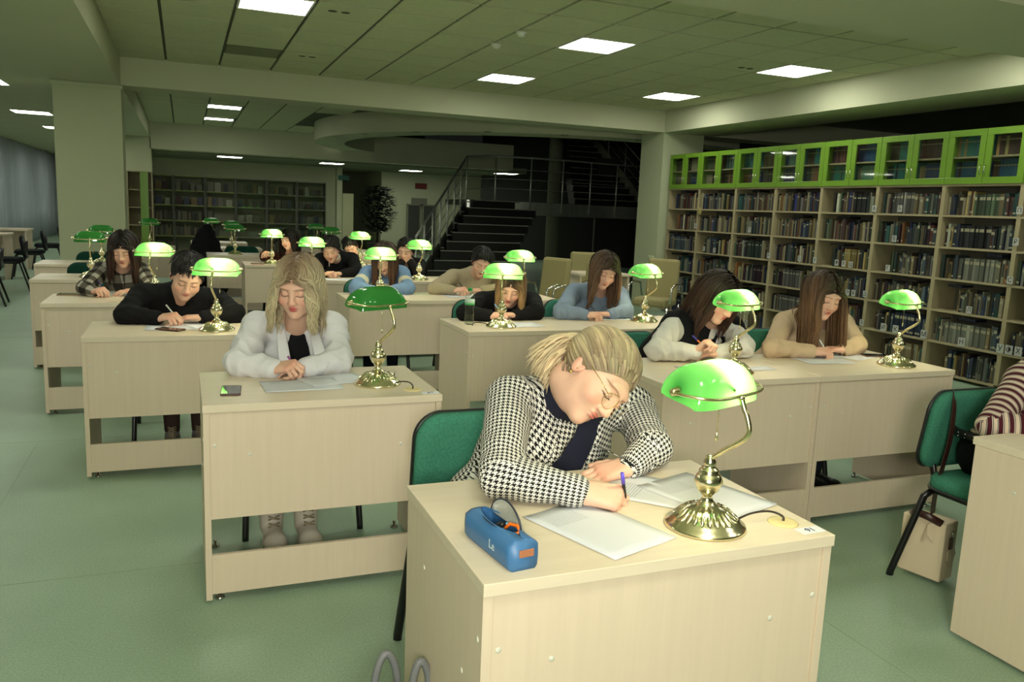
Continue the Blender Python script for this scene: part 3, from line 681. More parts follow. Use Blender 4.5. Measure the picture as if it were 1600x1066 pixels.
for b_ in range(9):
    y1,y0=YB[b_],YB[b_+1]; near=ordn[8-b_]
    t=empty('bookcase',(SX,y0,0),0,'pale open bookcase bay, %s to the camera along the right wall'%near,'bookcase','open bookcase bays along the right'); W_=y1-y0
    MB().box(0,SD,0,.022,.05,GZ).build('side_panel',M_SHELFW,t); MB().box(0,SD,W_-.022,W_,.05,GZ).build('side_panel',M_SHELFW,t)
    MB().box(SD-.01,SD,.022,W_-.022,.05,GZ).build('back_board',M_SHELFB,t)
    for z in ZS+[GZ-.0]: MB().box(0.0,SD-.011,.022,W_-.022,z-.02,z).build('shelf',M_SHELFW,t)
    for a in (.06,W_-.06): MB().tube([(.05,a,0),(.05,a,.03)],.016,10).build('foot',M_CHROME,t)
    # green glazed cupboard on top
    t2=empty('wall_cupboard',(SX-.015,y0,GZ),0,'lime green glazed cupboard on top of the %s bookcase bay'%near,'cupboard','lime green cupboards above the bookcases')
    body=MB().box(.02,SD+.01,0,.018,.0,GT-GZ).box(.02,SD+.01,W_-.018,W_,.0,GT-GZ).box(.02,SD+.01,.018,W_-.018,.001,.018).box(.02,SD+.01,.018,W_-.018,GT-GZ-.018,GT-GZ).box(SD,SD+.01,.018,W_-.018,.018,GT-GZ-.018)
    body.build('body',M_LIME,t2); MB().box(.03,SD,.018,W_-.018,.245,.262).build('inner_shelf',M_SHELFW,t2)
    Hc=GT-GZ
    for q in (0,1):
        a0=q*W_/2+.003; a1=(q+1)*W_/2-.003; e=.062
        d_=MB().box(0,.018,a0,a1,0,e,bev=.002).box(0,.018,a0,a1,Hc-e,Hc,bev=.002).box(0,.018,a0,a0+e,e,Hc-e).box(0,.018,a1-e,a1,e,Hc-e).build('door',M_LIME,t2)
        MB().box(.007,.011,a0+e-.004,a1-e+.004,e-.004,Hc-e+.004).build('glass_pane',M_GLASS,d_)
        hy=a1-.022 if q==0 else a0+.022
        MB().tube([(0,hy,.09),(-.02,hy,.09),(-.02,hy,.17),(0,hy,.17)],.004,6).build('handle',M_CHROME,d_)
    # books in the cupboard: matching sets
    for sz in (.018,.262):
        for q in (0,1):
            y=y0+q*W_/2+.02; col=rb.choice([(128,92,76),(52,110,104),(44,74,104),(92,60,56),(96,128,116),(60,68,100),(120,86,60),(70,50,50)]); col2=rb.choice(PAL)
            hh=rb.uniform(.19,.215); th=rb.uniform(.022,.034); n=0
            while y<y0+(q+1)*W_/2-.03:
                c_=col if n<rb.choice([9,7,12]) else col2
                stuff_box(SX+.09,y,GZ+sz,.15,th-.0015,hh*(1 if c_==col else .9),tuple(int(v*rb.uniform(.9,1.08)) for v in c_))
                stuff_box(SX+.0885,y+.003,GZ+sz+hh*.7,.0014,th-.008,.012,(150,140,100)); y+=th; n+=1
    # open shelves
    for si,z in enumerate(ZS):
        y=y0+.026+rb.uniform(0,.01); end=y1-.03; n=0
        # optionally a thick run of matching volumes
        run=rb.random()<.45; rs=rb.randint(2,14); rl=rb.randint(6,13); rc=rb.randrange(len(PAL)); rth=rb.uniform(.024,.036); rh=rb.uniform(.2,.225)
        stop=end-(rb.uniform(.08,.28) if rb.random()<.4 else 0)
        while y<stop-.02:
            if run and rs<=n<rs+rl: th,hh,dp,ci=rth,rh,.16,rc; v=[1,3][rc%2]
            else:
                th=rb.choice([rb.uniform(.008,.02),rb.uniform(.016,.032),rb.uniform(.02,.045)]); hh=rb.uniform(.165,.235); dp=rb.uniform(.12,.17); ci=rb.choice([0,1,2,3,4,5,6,7,8,9,10,10,7,3,8,1,0,11,12,13,14,14,15,16,17]); v=rb.randrange(5)
            if y+th>end: break
            sh=rb.uniform(.68,.98); sh=sh*(1.45 if rb.random()<.16 else 1); col=tuple(min(255,int(c*sh)) for c in PAL[ci])
            xo=SX+.02+rb.uniform(0,.035)
            cand.append((b_,si,n,xo,y,z,dp,th-.001,hh,col,ci,v)); y+=th; n+=1
        if stop<end-.05 and rb.random()<.8:   # leaning last book
            cand.append((b_,si,n,SX+.03,y+.006,z,.15,-.018,.22,PAL[rb.randrange(17)],rb.randrange(17),4))
cand2=sorted([c for c in cand if in_view((c[3],c[4],c[5]+.1))],key=lambda c:c[4])
keep=set(id(c) for c in cand2[:290])
def ordw(n):
    n+=1; return '%d%s'%(n,'th' if 10<=n%100<=20 else {1:'st',2:'nd',3:'rd'}.get(n%10,'th'))
shelfn=['bottom shelf','second shelf up','third shelf up','fourth shelf up','fifth shelf up','top open shelf']
for c in cand:
    b_,si,n,xo,y,z,dp,th,hh,col,ci,v=c
    if id(c) in keep:
        lean=th<0; th_=abs(th)
        o=inst('book',bk_me[v],None,(xo,y,z)); o.scale=(dp,th_,hh)
        if lean: o.rotation_euler=(-.16,0,0)   # leans to the far side
        o.color=(*lin(col),1)
        tag(o,'%s book, %s from near end, %s, %s bay'%(PALN[ci],ordw(n),shelfn[si],ordn[8-b_]),'book','books on the right hand bookcases')
    else: stuff_box(xo,y,z,dp,abs(th),hh,col); stuff_box(xo-.001,y+.003,z+hh*.75,.0012,max(.003,abs(th)-.006),.014,(150,146,124) if v in (1,3) else col)
# many stored books as one mesh
V=np.array(stuffv); n=len(V)
cor=np.array([(a,b,c) for a in (0,1) for b in (0,1) for c in (0,1)],float)
vs=(V[:,None,:3]+cor[None]*V[:,None,3:]).reshape(-1,3)
fs=np.array([(0,1,3,2),(4,6,7,5),(0,4,5,1),(2,3,7,6),(0,2,6,4),(1,5,7,3)])[None]+8*np.arange(n)[:,None,None]
def mesh_np(name,verts,quads,mats,smooth=True,col=None,uv=None):
    me=bpy.data.meshes.new(name); verts=np.asarray(verts,np.float32); quads=np.asarray(quads,np.int32)
    me.vertices.add(len(verts)); me.vertices.foreach_set('co',verts.ravel())
    me.loops.add(quads.size); me.loops.foreach_set('vertex_index',quads.ravel())
    me.polygons.add(len(quads)); me.polygons.foreach_set('loop_start',np.arange(0,quads.size,quads.shape[1],dtype=np.int32)); me.polygons.foreach_set('loop_total',np.full(len(quads),quads.shape[1],np.int32))
    for m in (mats if isinstance(mats,(list,tuple)) else [mats]): me.materials.append(m)
    me.polygons.foreach_set('use_smooth',np.full(len(quads),smooth)); me.update(calc_edges=True)
    if col is not None:
        ca=me.color_attributes.new('Col','FLOAT_COLOR','POINT'); c4=np.ones((len(verts),4),np.float32); c4[:,:3]=col; ca.data.foreach_set('color',c4.ravel())
    if uv is not None:
        ul=me.uv_layers.new(name='UVMap'); ul.data.foreach_set('uv',np.asarray(uv,np.float32).ravel())
    me.validate(); return me
cc=np.repeat(np.array([lin(c) for c in stuffc]),8,axis=0)
o=bpy.data.objects.new('books',mesh_np('books',vs,fs.reshape(-1,4),M_BOOKA,False,cc)); link(o)
tag(o,'hundreds of other books on the bookcases and behind the glass doors','books',kind='stuff')
# dark stacks lying on top of rows, small props on the shelves
rp=random.Random(5); used_=set()
for k in range(26):
    b_=rp.randrange(0,8); z=ZS[rp.randrange(1,6)]+.238; y=YB[b_+1]+rp.uniform(.05,.55); c=rp.choice([(22,22,24),(30,34,50),(40,36,34)])
    lk=(b_,round(z,2));
    if lk in used_: continue
    used_.add(lk)
    stk=inst('lying_book',bk_me[0],None,(SX+.04,y,z+.002)); stk.scale=(.16,rp.uniform(.14,.24),rp.uniform(.016,.03)); stk.color=(*lin(c),1)
    tag(stk,'dark book lying flat on a row, %s, %s bay, %s cm wide'%(shelfn[max(i for i in range(6) if ZS[i]<z)],ordn[8-b_],int(stk.scale[1]*100)),'book','books lying flat on the rows')
t=empty('wall_plate',at_x(1093,330,SX-.012),0,'small round tan plate hung on a bookcase upright','plate'); 
o=MB().lathe([(.001,.008),(.05,.008),(.062,.002),(.06,0),(.001,0)],24).build('disc',mat('tan_plate',(150,138,88),.6),t); o.rotation_euler=(0,-PI/2,0)
# letter cards
LET=[('А',1022,383),('Б',1042,414),('А',1087,353),('П',1170.7,359),('Е',1099.5,388.5),('З',1116,391),('Р',1200.7,399.5),('С',1249,404),('У',1273,406.5),('Ф',1307,410.5),('Х',1318,412),('Ц',1329,413.5),('А',1366,326),('Б',1406,326),('В',1397,373),('Г',1387,419),('П',1593,329),('Р',1587,378),('Щ',1315,456),('Э',1324,457),('Я',1333,458),('Д',1351.5,459.5),('З',1346,504),('И',1380,511.5),('К',1399,514.7),('М',1443,522.5),('Л',1514,484.5),('Н',1502,534.5),('П',1165,505),('У',1562.5,544.7),('Ф',1576,547),('Х',1590.6,549.5),('С',1578,438),('В',1060,450)]
seen={}; cnt_={}; wordn=['first','second','third','fourth','fifth']
for ch,px,py in LET:
    p=at_x(px,py,SX-.012); s=.034 if py<505 else .042
    seen[ch]=seen.get(ch,0)+1
    zi=max(range(6),key=lambda i:-abs(ZS[i]-p.z)); bi=min(range(9),key=lambda i:abs((YB[i]+YB[i+1])/2-p.y))
    kk=cnt_.get((zi,bi),0); cnt_[(zi,bi)]=kk+1
    t=empty('letter_card',p,0,'white card with letter %s, %s card of the %s, %s bay'%(ch,wordn[kk],shelfn[zi],ordn[8-bi]),'card','letter cards on the shelf edges')
    MB().box(.0,.003,-s*.85,s*.85,-s,s).build('card',M_CARD,t)
    text_obj(ch,t,(-.0012,0,0),s*1.7,M_INK,(PI/2,0,-PI/2),'letter')
# ================================================================ THINGS ON THE DESKS
M_PRINT=mat('printed_paper',(226,229,236),.8,spec=.2)
N,L,b=nodes(M_PRINT); u,v=uv_xy(N,L)
ln=math_node(N,L,'LESS_THAN',math_node(N,L,'FRACT',math_node(N,L,'MULTIPLY',v,38)),.38)
nz=N.new('ShaderNodeTexNoise'); nz.inputs['Scale'].default_value=1; cmb=N.new('ShaderNodeCombineXYZ'); L.new(math_node(N,L,'MULTIPLY',u,150),cmb.inputs[0]); L.new(math_node(N,L,'FLOOR',math_node(N,L,'MULTIPLY',v,38)),cmb.inputs[1]); L.new(cmb.outputs[0],nz.inputs['Vector'])
wd=math_node(N,L,'GREATER_THAN',nz.outputs['Fac'],.42)
inx=math_node(N,L,'MULTIPLY',math_node(N,L,'GREATER_THAN',u,.12),math_node(N,L,'LESS_THAN',u,.62)); iny=math_node(N,L,'MULTIPLY',math_node(N,L,'GREATER_THAN',v,.68),math_node(N,L,'LESS_THAN',v,.9))
msk=math_node(N,L,'MULTIPLY',math_node(N,L,'MULTIPLY',ln,wd),math_node(N,L,'MULTIPLY',inx,iny))
L.new(mixrgb(N,L,math_node(N,L,'MULTIPLY',msk,.35),lin((212,214,220)),lin((70,74,90))),b.inputs['Base Color'])
def paper(c,sx,sy,rz,label,z=DH+.0006,m=None,name='sheet_of_paper',cat='paper'):
    me=bpy.data.meshes.new(name); vs=[];n=8
    rr=random.Random(int((c[0]+c[1])*1000))
    for j in range(n+1):
        for i in range(n+1):
            u_=i/n-.5;v_=j/n-.5; vs.append((u_*sx,v_*sy,.0018*abs(math.sin(3*u_+2*v_+rr.random()*.05))+ (.004*(abs(u_)+abs(v_)-.75) if abs(u_)+abs(v_)>.75 else 0)))
    fs=[(j*(n+1)+i,j*(n+1)+i+1,(j+1)*(n+1)+i+1,(j+1)*(n+1)+i) for j in range(n) for i in range(n)]
    me.from_pydata(vs,[],fs); me.materials.append(m or M_PRINT); ul=me.uv_layers.new(name='UVMap')
    for l in me.loops: vi=l.vertex_index; ul.data[l.index].uv=((vi%(n+1))/n,(vi//(n+1))/n)
    for p in me.polygons: p.use_smooth=True
    o=bpy.data.objects.new(name,me); link(o); o.location=(c[0],c[1],z); o.rotation_euler=(0,0,rz)
    s=o.modifiers.new('t','SOLIDIFY'); s.thickness=.0004; s.offset=1
    return tag(o,label,cat,'sheets of paper on the desks')
paper((.88,1.575),.21,.297,.33,'sheet of paper under the houndstooth woman\'s writing hand',m=M_PRINT)
paper((1.26,1.69),.21,.297,.30,'upper white sheet right of the houndstooth woman, behind the lamp',z=DH+.0016)
paper((1.16,1.74),.21,.297,.75,'printed sheet lying under another beside the houndstooth woman')
paper((.42,3.22),.30,.21,.06,'sheet of paper under the blonde woman\'s hand'); paper((.56,3.30),.26,.19,.3,'second sheet of paper at the blonde woman\'s left elbow',z=DH+.0016)
paper((-.06,4.83),.297,.21,0,'sheet of paper before the black-sweater man'); paper((.09,4.9),.2,.26,.4,'second sheet between the black-sweater man and his lamp',z=DH+.0016)
for px,py,l,r_ in [(190,459,'sheet before the plaid-shirt girl',0),(812,508,'white sheet beside the lamp near the bottle',.1),(955,497,'sheet before the grey-blue sweater girl',0),(1110,577,'sheet before the black-vest woman',.1),(1187,576,'small sheet right of the lamp of the black-vest woman',0),(1285,563,'sheet before the beige-sweater woman with long hair',-.1),(1335,556,'second sheet at the elbow of the beige-sweater woman',.3),(606,460,'sheet before the girl in blue and cream stripes',0),(722,463,'sheet before the pale beige sweater man',0),(531,437,'sheet before the panda hoodie youth',0),(575,424,'sheet before the white hoodie youth',0)]:
    p=at_z(px,py,DH+.001); paper((p.x,p.y),(.14 if 'small' in l else .29),(.09 if 'small' in l else .2),r_,l)
# phones
def phone(px,py,rz,label,col=(18,18,20),sx=.072,sy=.145,case=(70,40,34)):
    p=at_z(px,py,DH); t=empty('phone',(p.x,p.y,DH),rz,label,'phone','phones on the desks')
    MB().box(-sx/2,sx/2,-sy/2,sy/2,.0,.008,bev=.003).build('case',mat('phone_case_%d'%case[0],case,.5),t); MB().box(-sx/2+.003,sx/2-.003,-sy/2+.003,sy/2-.003,.0078,.0092).build('screen',mat('phone_screen',(10,10,12),.05,spec=.8),t)
phone(361,612,-.08,'black phone lying on the blonde woman\'s desk'); phone(266,516,.95,'black phone before the black-sweater man')
phone(1096,573,1.75,'dark phone left of the black-vest woman\'s lamp'); phone(1368,557,1.3,'phone in a brown case right of the beige-sweater woman',case=(110,84,66))
phone(108,461,1.5,'tan notebook or phone on the plaid-shirt girl\'s desk',case=(150,128,96),sx=.09)
phone(402,413,1.5,'pinkish phone case on the desk before the brown-bloused girl',case=(190,130,110))
# red cap of pen, black clip
p=at_z(484,585,DH+.002); tag(MB().lathe([(.001,0),(.006,0),(.006,.012),(.004,.018),(.001,.02)],12,(p.x,p.y,DH+.001)).build('red_cap',mat('pink_cap',(190,36,80),.4)),'small pink pen cap on the blonde woman\'s sheet','pen')
p=at_z(615,598,DH); tag(MB().tube([(p.x,p.y,DH+.002),(p.x+.001,p.y,DH+.03),(p.x+.006,p.y+.004,DH+.045),(p.x+.003,p.y,DH+.03)],.002,6).build('cable_loop',M_CABLE),'small dark cable loop standing behind the unlit lamp base','cable')
# water bottle
p=at_z(733,507,DH); t=empty('water_bottle',(p.x,p.y,DH),0,'half full plastic water bottle with green cap left of lamp','bottle')
M_PET=M_GLASS
M_WAT=M_GLASS
MB().lathe([(.001,.004),(.024,0),(.030,.006),(.031,.03),(.029,.05),(.031,.07),(.026,.095),(.031,.12),(.031,.165),(.028,.185),(.018,.2),(.0125,.207),(.0125,.218)],28).build('bottle_body',M_PET,t)
MB().lathe([(.001,.006),(.022,.003),(.028,.008),(.029,.03),(.0275,.05),(.0285,.062),(.001,.062)],28).build('water',M_WAT,t)
MB().lathe([(.0315,.125),(.0316,.16)],28).build('label_band',mat('label_band',(176,196,186),.5),t); MB().lathe([(.0318,.125),(.0319,.138)],28).build('label_stripe',mat('label_green',(70,170,90),.5),t)
MB().lathe([(.001,.232),(.014,.231),(.0148,.228),(.0148,.213),(.0125,.212)],24).build('cap',mat('green_cap',(24,140,66),.4),t)
# mini accessories: pencil case
t=empty('pencil_case',(.612,1.52,DH),.13,'open blue zip pencil case on the nearest desk','pencil case')
M_BLUEL=mat('blue_leatherette',(62,112,162),.45,bump=(260,.2,.001)); M_LIN=mat('silver_lining',(196,196,182),.6,bump=(60,.6,.003))
Wc,Lc,Hh=.066,.205,.062
def case_shell():
    vs=[];fs=[];nl=22; prof=[]
    # open cross-section: from right zip edge, down round the bottom, up to left zip edge
    for i in range(nl+1):
        v_=i/nl; y=-Lc/2+Lc*v_; e=min(1,min(v_,1-v_)*nl/1.6); e=e**.5 if e<1 else 1
        gap=.021*math.sin(PI*min(1,max(0,(v_-.12)/.8)))**.7 if .12<v_<.92 else 0
        sec=[(gap,1),(.6,1.0),(1,.86),(1.04,.5),(1,.12),(.84,0),(0,0),(-.84,0),(-1,.12),(-1.04,.5),(-1,.86),(-.6,1.0),(-gap,1)]
        for j,(sx_,sz_) in enumerate(sec):
            x=(sx_*Wc/2 if j not in (0,12) else (1 if j==0 else -1)*(gap+.0005)); 
            z=sz_*Hh*(1-.04*math.sin(v_*9)) 
            if j in (0,12): z=Hh*(1.02)+(.004 if gap>0 else 0)
            vs.append((x*(.93+.07*e),y,z*(.96+.04*e)+.001))
    m_=13
    for i in range(nl):
        for j in range(m_-1): q=i*m_+j; fs.append((q,q+m_,q+m_+1,q+1))
    fs.append(tuple(range(m_))); fs.append(tuple(nl*m_+j for j in range(m_))[::-1])
    return MB().add(vs,fs,0,True)
o=case_shell().build('body',M_BLUEL,t); s_=o.modifiers.new('t','SOLIDIFY'); s_.thickness=.0018
# raised flap with lining
vs=[];fs=[]
for i in range(13):
    v_=i/12; y=-.055+.135*v_; h=.042*math.sin(PI*v_)**.55
    vs+=[(.018,y,Hh),(.026+.006*math.sin(PI*v_),y,Hh+h*.6),(.020,y,Hh+h)]
for i in range(12):
    for k in range(2): q=i*3+k; fs.append((q,q+3,q+4,q+1))
o=MB().add(vs,fs,0,True).build('flap_lining',M_LIN,t); s_=o.modifiers.new('t','SOLIDIFY'); s_.thickness=.002
MB().tube([(.020,-.055+.135*i/12,Hh+.042*math.sin(PI*i/12)**.55+.001) for i in range(13)],.0022,6).tube([(-.0225*math.sin(PI*i/12)**.7,-.075+.165*i/12,Hh+.003) for i in range(13)],.002,6).build('zip',mat('dark_zip',(50,52,66),.5),t)
MB().box(-.012,.022,-Lc/2-.004,-Lc/2-.001,.028,.044,bev=.001).build('leather_tab',mat('tan_leather',(170,110,76),.6),t)
MB().tube([(.004,-.092,.064),(.006,-.1,.052)],.003,6).build('zip_pull',M_CHROME,t)
text_obj('Le',t,(-Wc/2-.0026,-.03,.03),.027,mat('pale_print',(196,212,210),.6),(PI/2,0,-PI/2),'print')
def inn(name,pts,r,m,lab): 
    o=MB().tube([Vector((.612,1.52,DH))+Matrix.Rotation(.13,3,'Z')@Vector(p) for p in pts],r,8).build(name,m); tag(o,lab,'pen' if 'pen' in name else 'scissors')
inn('marker_pen',[(-.006,.06,.02),(-.004,.0,.058),(-.004,-.02,.068)],.0065,M_BLACKP,'black capped marker sticking out of the blue pencil case')
inn('blue_pen',[(.006,.05,.02),(.006,-.02,.066)],.0045,mat('light_blue_pen',(110,170,220),.4),'light blue pen in the blue pencil case')
inn('scissors',[(-.004,-.028,.062),(.004,-.035,.073),(.014,-.05,.072),(.012,-.062,.062),(.0,-.05,.056)],.004,mat('orange_plastic',(226,110,30),.4),'orange handled scissors in the blue pencil case')
# sockets on the column
t=empty('wall_socket',at_y(1017,405,0.1),0,'double white wall socket low on the right column','socket'); pp=at_x(1017,403,6.875); t.location=pp
for s in (-1,1): 
    o=MB().lathe([(.001,.012),(.036,.012),(.04,.006),(.04,0)],18).build('socket',M_WALL,t,(0,s*.045,0)); o.rotation_euler=(0,-PI/2,0)
# bag at the left of the nearest desk
t=empty('tote_bag',(.412,1.75,.0),.2,'black bag with grey tubular handles at the bottom frame edge','bag')
MB().box(-.15,.09,-.06,.06,0,.22,bev=.02).build('body',M_BLACKP,t)
M_GH=mat('grey_handle',(112,114,116),.5)
for x0,x1,b2 in ((.0,.06,.035),(.065,.112,-.035)):
    MB().tube(LP['bez']([(x0,b2,.17),(x0+.002,b2,.33),((x0+x1)/2,b2,.392),(x1-.002,b2-.005,.33),(x1-.02 if x1>.1 else x1,b2-.005,.17)],7),.0095,10).build('handle',M_GH,t)
tag(MB().tube(LP['bez']([(.33,1.58,.30),(.38,1.60,.38),(.42,1.62,.37),(.44,1.60,.22)],5),[.004+.012*math.sin(PI*i/15) for i in range(16)],8).build('crumpled_wrap',mat('tan_wrap',(150,126,84),.7)),'crumpled tan wrapping sticking out of the black bag','wrapping')
tag(MB().box(.24,.32,1.60,1.68,.28,.34,bev=.01).box(.321,.345,1.61,1.65,.29,.345,1).build('dark_pouch',[M_BLACKP,mat('blue_trim',(60,100,170),.5)]),'dark pouch with a blue edge at the bottom frame edge','pouch')
# chairs
chair(.90,2.24,.0,'green fabric chair behind the houndstooth-jacket woman')
chair(3.02,2.12,.0,'green fabric chair at right with a brown strap hung over it')
chair(.47,3.78,0,'green chair under the white-shirted blonde'); chair(-.05,5.36,0,'green chair under the black-sweater man')
chair(2.30,3.76,0,'green chair under the black-vest woman'); chair(3.20,3.78,0,'green chair under the long-haired beige-sweater woman')
chair(2.02,5.34,0,'green chair behind the girl by the water bottle'); chair(2.74,5.34,0,'green chair under the grey-blue sweater girl')
chair(-.42,6.80,0,'green chair under the plaid-shirt girl'); chair(1.52,6.9,0,'green chair under the blue and cream sweater girl'); chair(2.40,6.9,0,'green chair under the pale beige sweater man')
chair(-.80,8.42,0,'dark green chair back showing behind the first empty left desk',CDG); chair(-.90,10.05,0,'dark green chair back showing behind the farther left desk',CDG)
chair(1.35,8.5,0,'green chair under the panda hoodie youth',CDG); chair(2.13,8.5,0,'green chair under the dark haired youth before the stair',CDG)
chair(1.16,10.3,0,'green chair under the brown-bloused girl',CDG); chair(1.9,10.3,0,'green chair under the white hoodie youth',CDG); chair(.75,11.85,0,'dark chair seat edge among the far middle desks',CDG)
# handbag under the right chair
t=empty('handbag',(2.90,2.34,.02),.25,'cream handbag with a brown strap hanging by the right green chair','handbag')
M_CRL=mat('cream_leather',(214,196,168),.5,bump=(200,.15)); M_BRL=mat('dark_brown_leather',(58,32,28),.35)
MB().box(-.055,.055,-.09,.09,.0,.25,bev=.006).build('body',M_CRL,t)
MB().add([(-.057,-.05,.26),(-.085,-.03,.24),(-.1,-.02,.16),(-.075,-.03,.19),(-.06,-.05,.16)],[(0,1,2,3,4)]).build('flap',M_CRL,t)
MB().tube([(-.05,-.07,.25),(-.085,-.03,.275),(-.08,.03,.28),(-.03,.07,.25)],.008,8,flat=2).build('top_handle',M_BRL,t)
MB().prism([(.035*math.cos(a)*(1+.1*math.cos(7*a)),.035*math.sin(a)*(1+.1*math.cos(7*a))) for a in [2*PI*k/28 for k in range(28)]],0,.003,M=Matrix.Translation((.01,-.094,.11))@Matrix.Rotation(PI/2,4,'X')).build('leather_tag',M_CRL,t)
MB().box(-.018,.006,-.1,-.094,.14,.19).build('strap_loop',M_BRL,t); MB().tube([(-.006,-.097,.19),(-.008,-.1,.205),(-.004,-.097,.22)],.004,6).build('ring',M_CHROME,t)
def strap(pts,wd,nm,lab):
    pts=LP['bez']([Vector(p) for p in pts],7); vs=[];fs=[]
    for i,p in enumerate(pts):
        a=pts[max(i-1,0)];c=pts[min(i+1,len(pts)-1)]; tt_=(c-a).normalized(); v_=(p-Vector((0,0,CAMZ))).normalized(); s_=tt_.cross(Vector((.25,-1,0)).normalized()).normalized()*wd/2; nn=tt_.cross(s_).normalized()*.0015
        vs+=[p-s_-nn,p+s_-nn,p+s_+nn,p-s_+nn]
    for i in range(len(pts)-1):
        for k in range(4): fs.append((i*4+k,i*4+(k+1)%4,i*4+4+(k+1)%4,i*4+4+k))
    o=MB().add(vs,fs,0,False).build(nm,M_BRL); return tag(o,lab,'strap')
s_o=strap([at_y(1480,640,2.40),at_y(1484,619,2.36),at_y(1491,619,2.30),at_y(1490,650,2.27),at_y(1484,690,2.26),at_y(1470,740,2.27),at_y(1461,775,2.28),at_y(1457,803,2.29)],.035,'shoulder_strap','dark brown shoulder strap draped over the right green chair back')
# beige armchairs and low table near the column
def armchair(x,y,rz,label):
    t=empty('armchair',(x,y,0),rz,label,'armchair','beige armchairs before the stairs')
    MB().box(-.22,.22,-.22,.22,.36,.46,bev=.03).build('seat',M_BEIGEUP,t)
    MB().box(-.21,.21,-.04,.04,-.26,.26,bev=.035,M=Matrix.Translation((0,.25,.68))@Matrix.Rotation(-.12,4,'X')).build('backrest',M_BEIGEUP,t)
    for s in (-1,1):
        MB().tube([(s*.27,.26,.45),(s*.28,.2,.62),(s*.28,-.05,.65),(s*.28,-.2,.61),(s*.27,-.22,.42)],.013,8).build('armrest',M_CHROME,t)
        MB().tube([(s*.24,-.22,.38),(s*.25,-.25,0)],.014,8).build('leg',M_CHROME,t); MB().tube([(s*.24,.22,.38),(s*.25,.28,0)],.014,8).build('leg',M_CHROME,t)
armchair(3.86,8.62,-1.15,'beige armchair, leftmost of those before the stairs'); armchair(4.14,8.05,-1.2,'beige armchair, second from the left before the stairs')
armchair(5.50,8.75,-.9,'beige armchair seen over the lit lamp before the pillar'); armchair(5.1,9.9,-.4,'beige armchair behind the grey-blue sweater girl\'s head')
t=empty('low_table',(4.55,9.0,0),0,'beige table behind the armchairs near the pillar','table'); MB().box(0,.75,0,.5,.7,.73,bev=.003).build('table_top',M_WOODH,t)
for x in (.02,.70): MB().box(x,x+.03,.03,.47,0,.7).build('side_panel',M_WOODV,t)
# tables and dark chairs by the curtain
for i,(y,l) in enumerate([(11.7,'table by the curtain at the left frame edge'),(13.5,'table by the curtain with dark chair, second from left'),(15.4,'table by the curtain beside the big column'),(17.4,'farthest table by the curtain')]):
    t=empty('window_table',(-3.95,y,0),0,l,'table','tables along the curtain'); MB().box(0,1.25,0,.7,.72,.75,bev=.003).build('table_top',M_WOODH,t)
    for x in (.01,1.2): MB().box(x,x+.03,.03,.67,0,.72).build('side_panel',M_WOODV,t)
    MB().box(.04,1.2,.3,.32,.3,.72).build('modesty_panel',M_WOODV,t)
    chair(-2.42,y+.35,-PI/2+.1,['dark chair by the curtain nearest the left frame edge','dark chair at the second curtain table','dark chair left of the big column, at the third curtain table','dark chair half hidden behind the big column'][i],CDK,'dark chairs at the curtain tables')
t=empty('wooden_box',(-3.9,17.5,.75),0,'pale wooden box on the farthest curtain table','box'); MB().box(0,.4,0,.45,0,.14,bev=.004).build('box_body',mat('pale_wood_box',(178,150,96),.6),t); MB().box(.01,.39,.01,.44,.14,.155).build('box_lid',mat('pale_wood_lid',(190,162,108),.6),t)
# ================================================================ PEOPLE
def surface_nets(D,lo,h):
    S=D<0; A=S.astype(np.uint8)
    cnt=(A[:-1,:-1,:-1]+A[1:,:-1,:-1]+A[:-1,1:,:-1]+A[1:,1:,:-1]+A[:-1,:-1,1:]+A[1:,:-1,1:]+A[:-1,1:,1:]+A[1:,1:,1:])
    act=(cnt>0)&(cnt<8); co=np.argwhere(act); n=len(co)
    idx=np.full(act.shape,-1,np.int32); idx[act]=np.arange(n)
    cv={}
    for a in (0,1):
        for b in (0,1):
            for c in (0,1): cv[(a,b,c)]=D[co[:,0]+a,co[:,1]+b,co[:,2]+c]
    acc=np.zeros((n,3),np.float32); m=np.zeros(n,np.float32)
    for a in cv:
        for ax in range(3):
            if a[ax]==0:
                b=list(a); b[ax]=1; b=tuple(b); va,vb=cv[a],cv[b]; cr=(va<0)!=(vb<0)
                t=np.where(cr,va/np.where(cr,va-vb,1),0); p=np.zeros((n,3),np.float32); p[:]=a; p[:,ax]+=t
                acc+=p*cr[:,None]; m+=cr
    v=(co+acc/np.maximum(m,1)[:,None])*h+np.asarray(lo)
    Q=[]
    for ax in range(3):
        s0=[slice(None)]*3; s1=[slice(None)]*3; s0[ax]=slice(0,-1); s1[ax]=slice(1,None)
        d=S[tuple(s0)]!=S[tuple(s1)]; e=np.argwhere(d)
        b,c=(ax+1)%3,(ax+2)%3
        ok=(e[:,b]>0)&(e[:,c]>0)&(e[:,b]<act.shape[b])&(e[:,c]<act.shape[c]); e=e[ok]
        def g(db,dc):
            q=e.copy(); q[:,b]-=db; q[:,c]-=dc; return idx[q[:,0],q[:,1],q[:,2]]
        q=np.stack([g(1,1),g(0,1),g(0,0),g(1,0)],1); ins=S[e[:,0],e[:,1],e[:,2]]
        q[~ins]=q[~ins][:,::-1]; Q.append(q)
    q=np.concatenate(Q); q=q[(q>=0).all(1)]
    return v,q
def V3(a): return np.array([a[0],a[1],a[2]],float)
def nrm(a): a=np.asarray(a,float); return a/max(1e-9,np.linalg.norm(a))
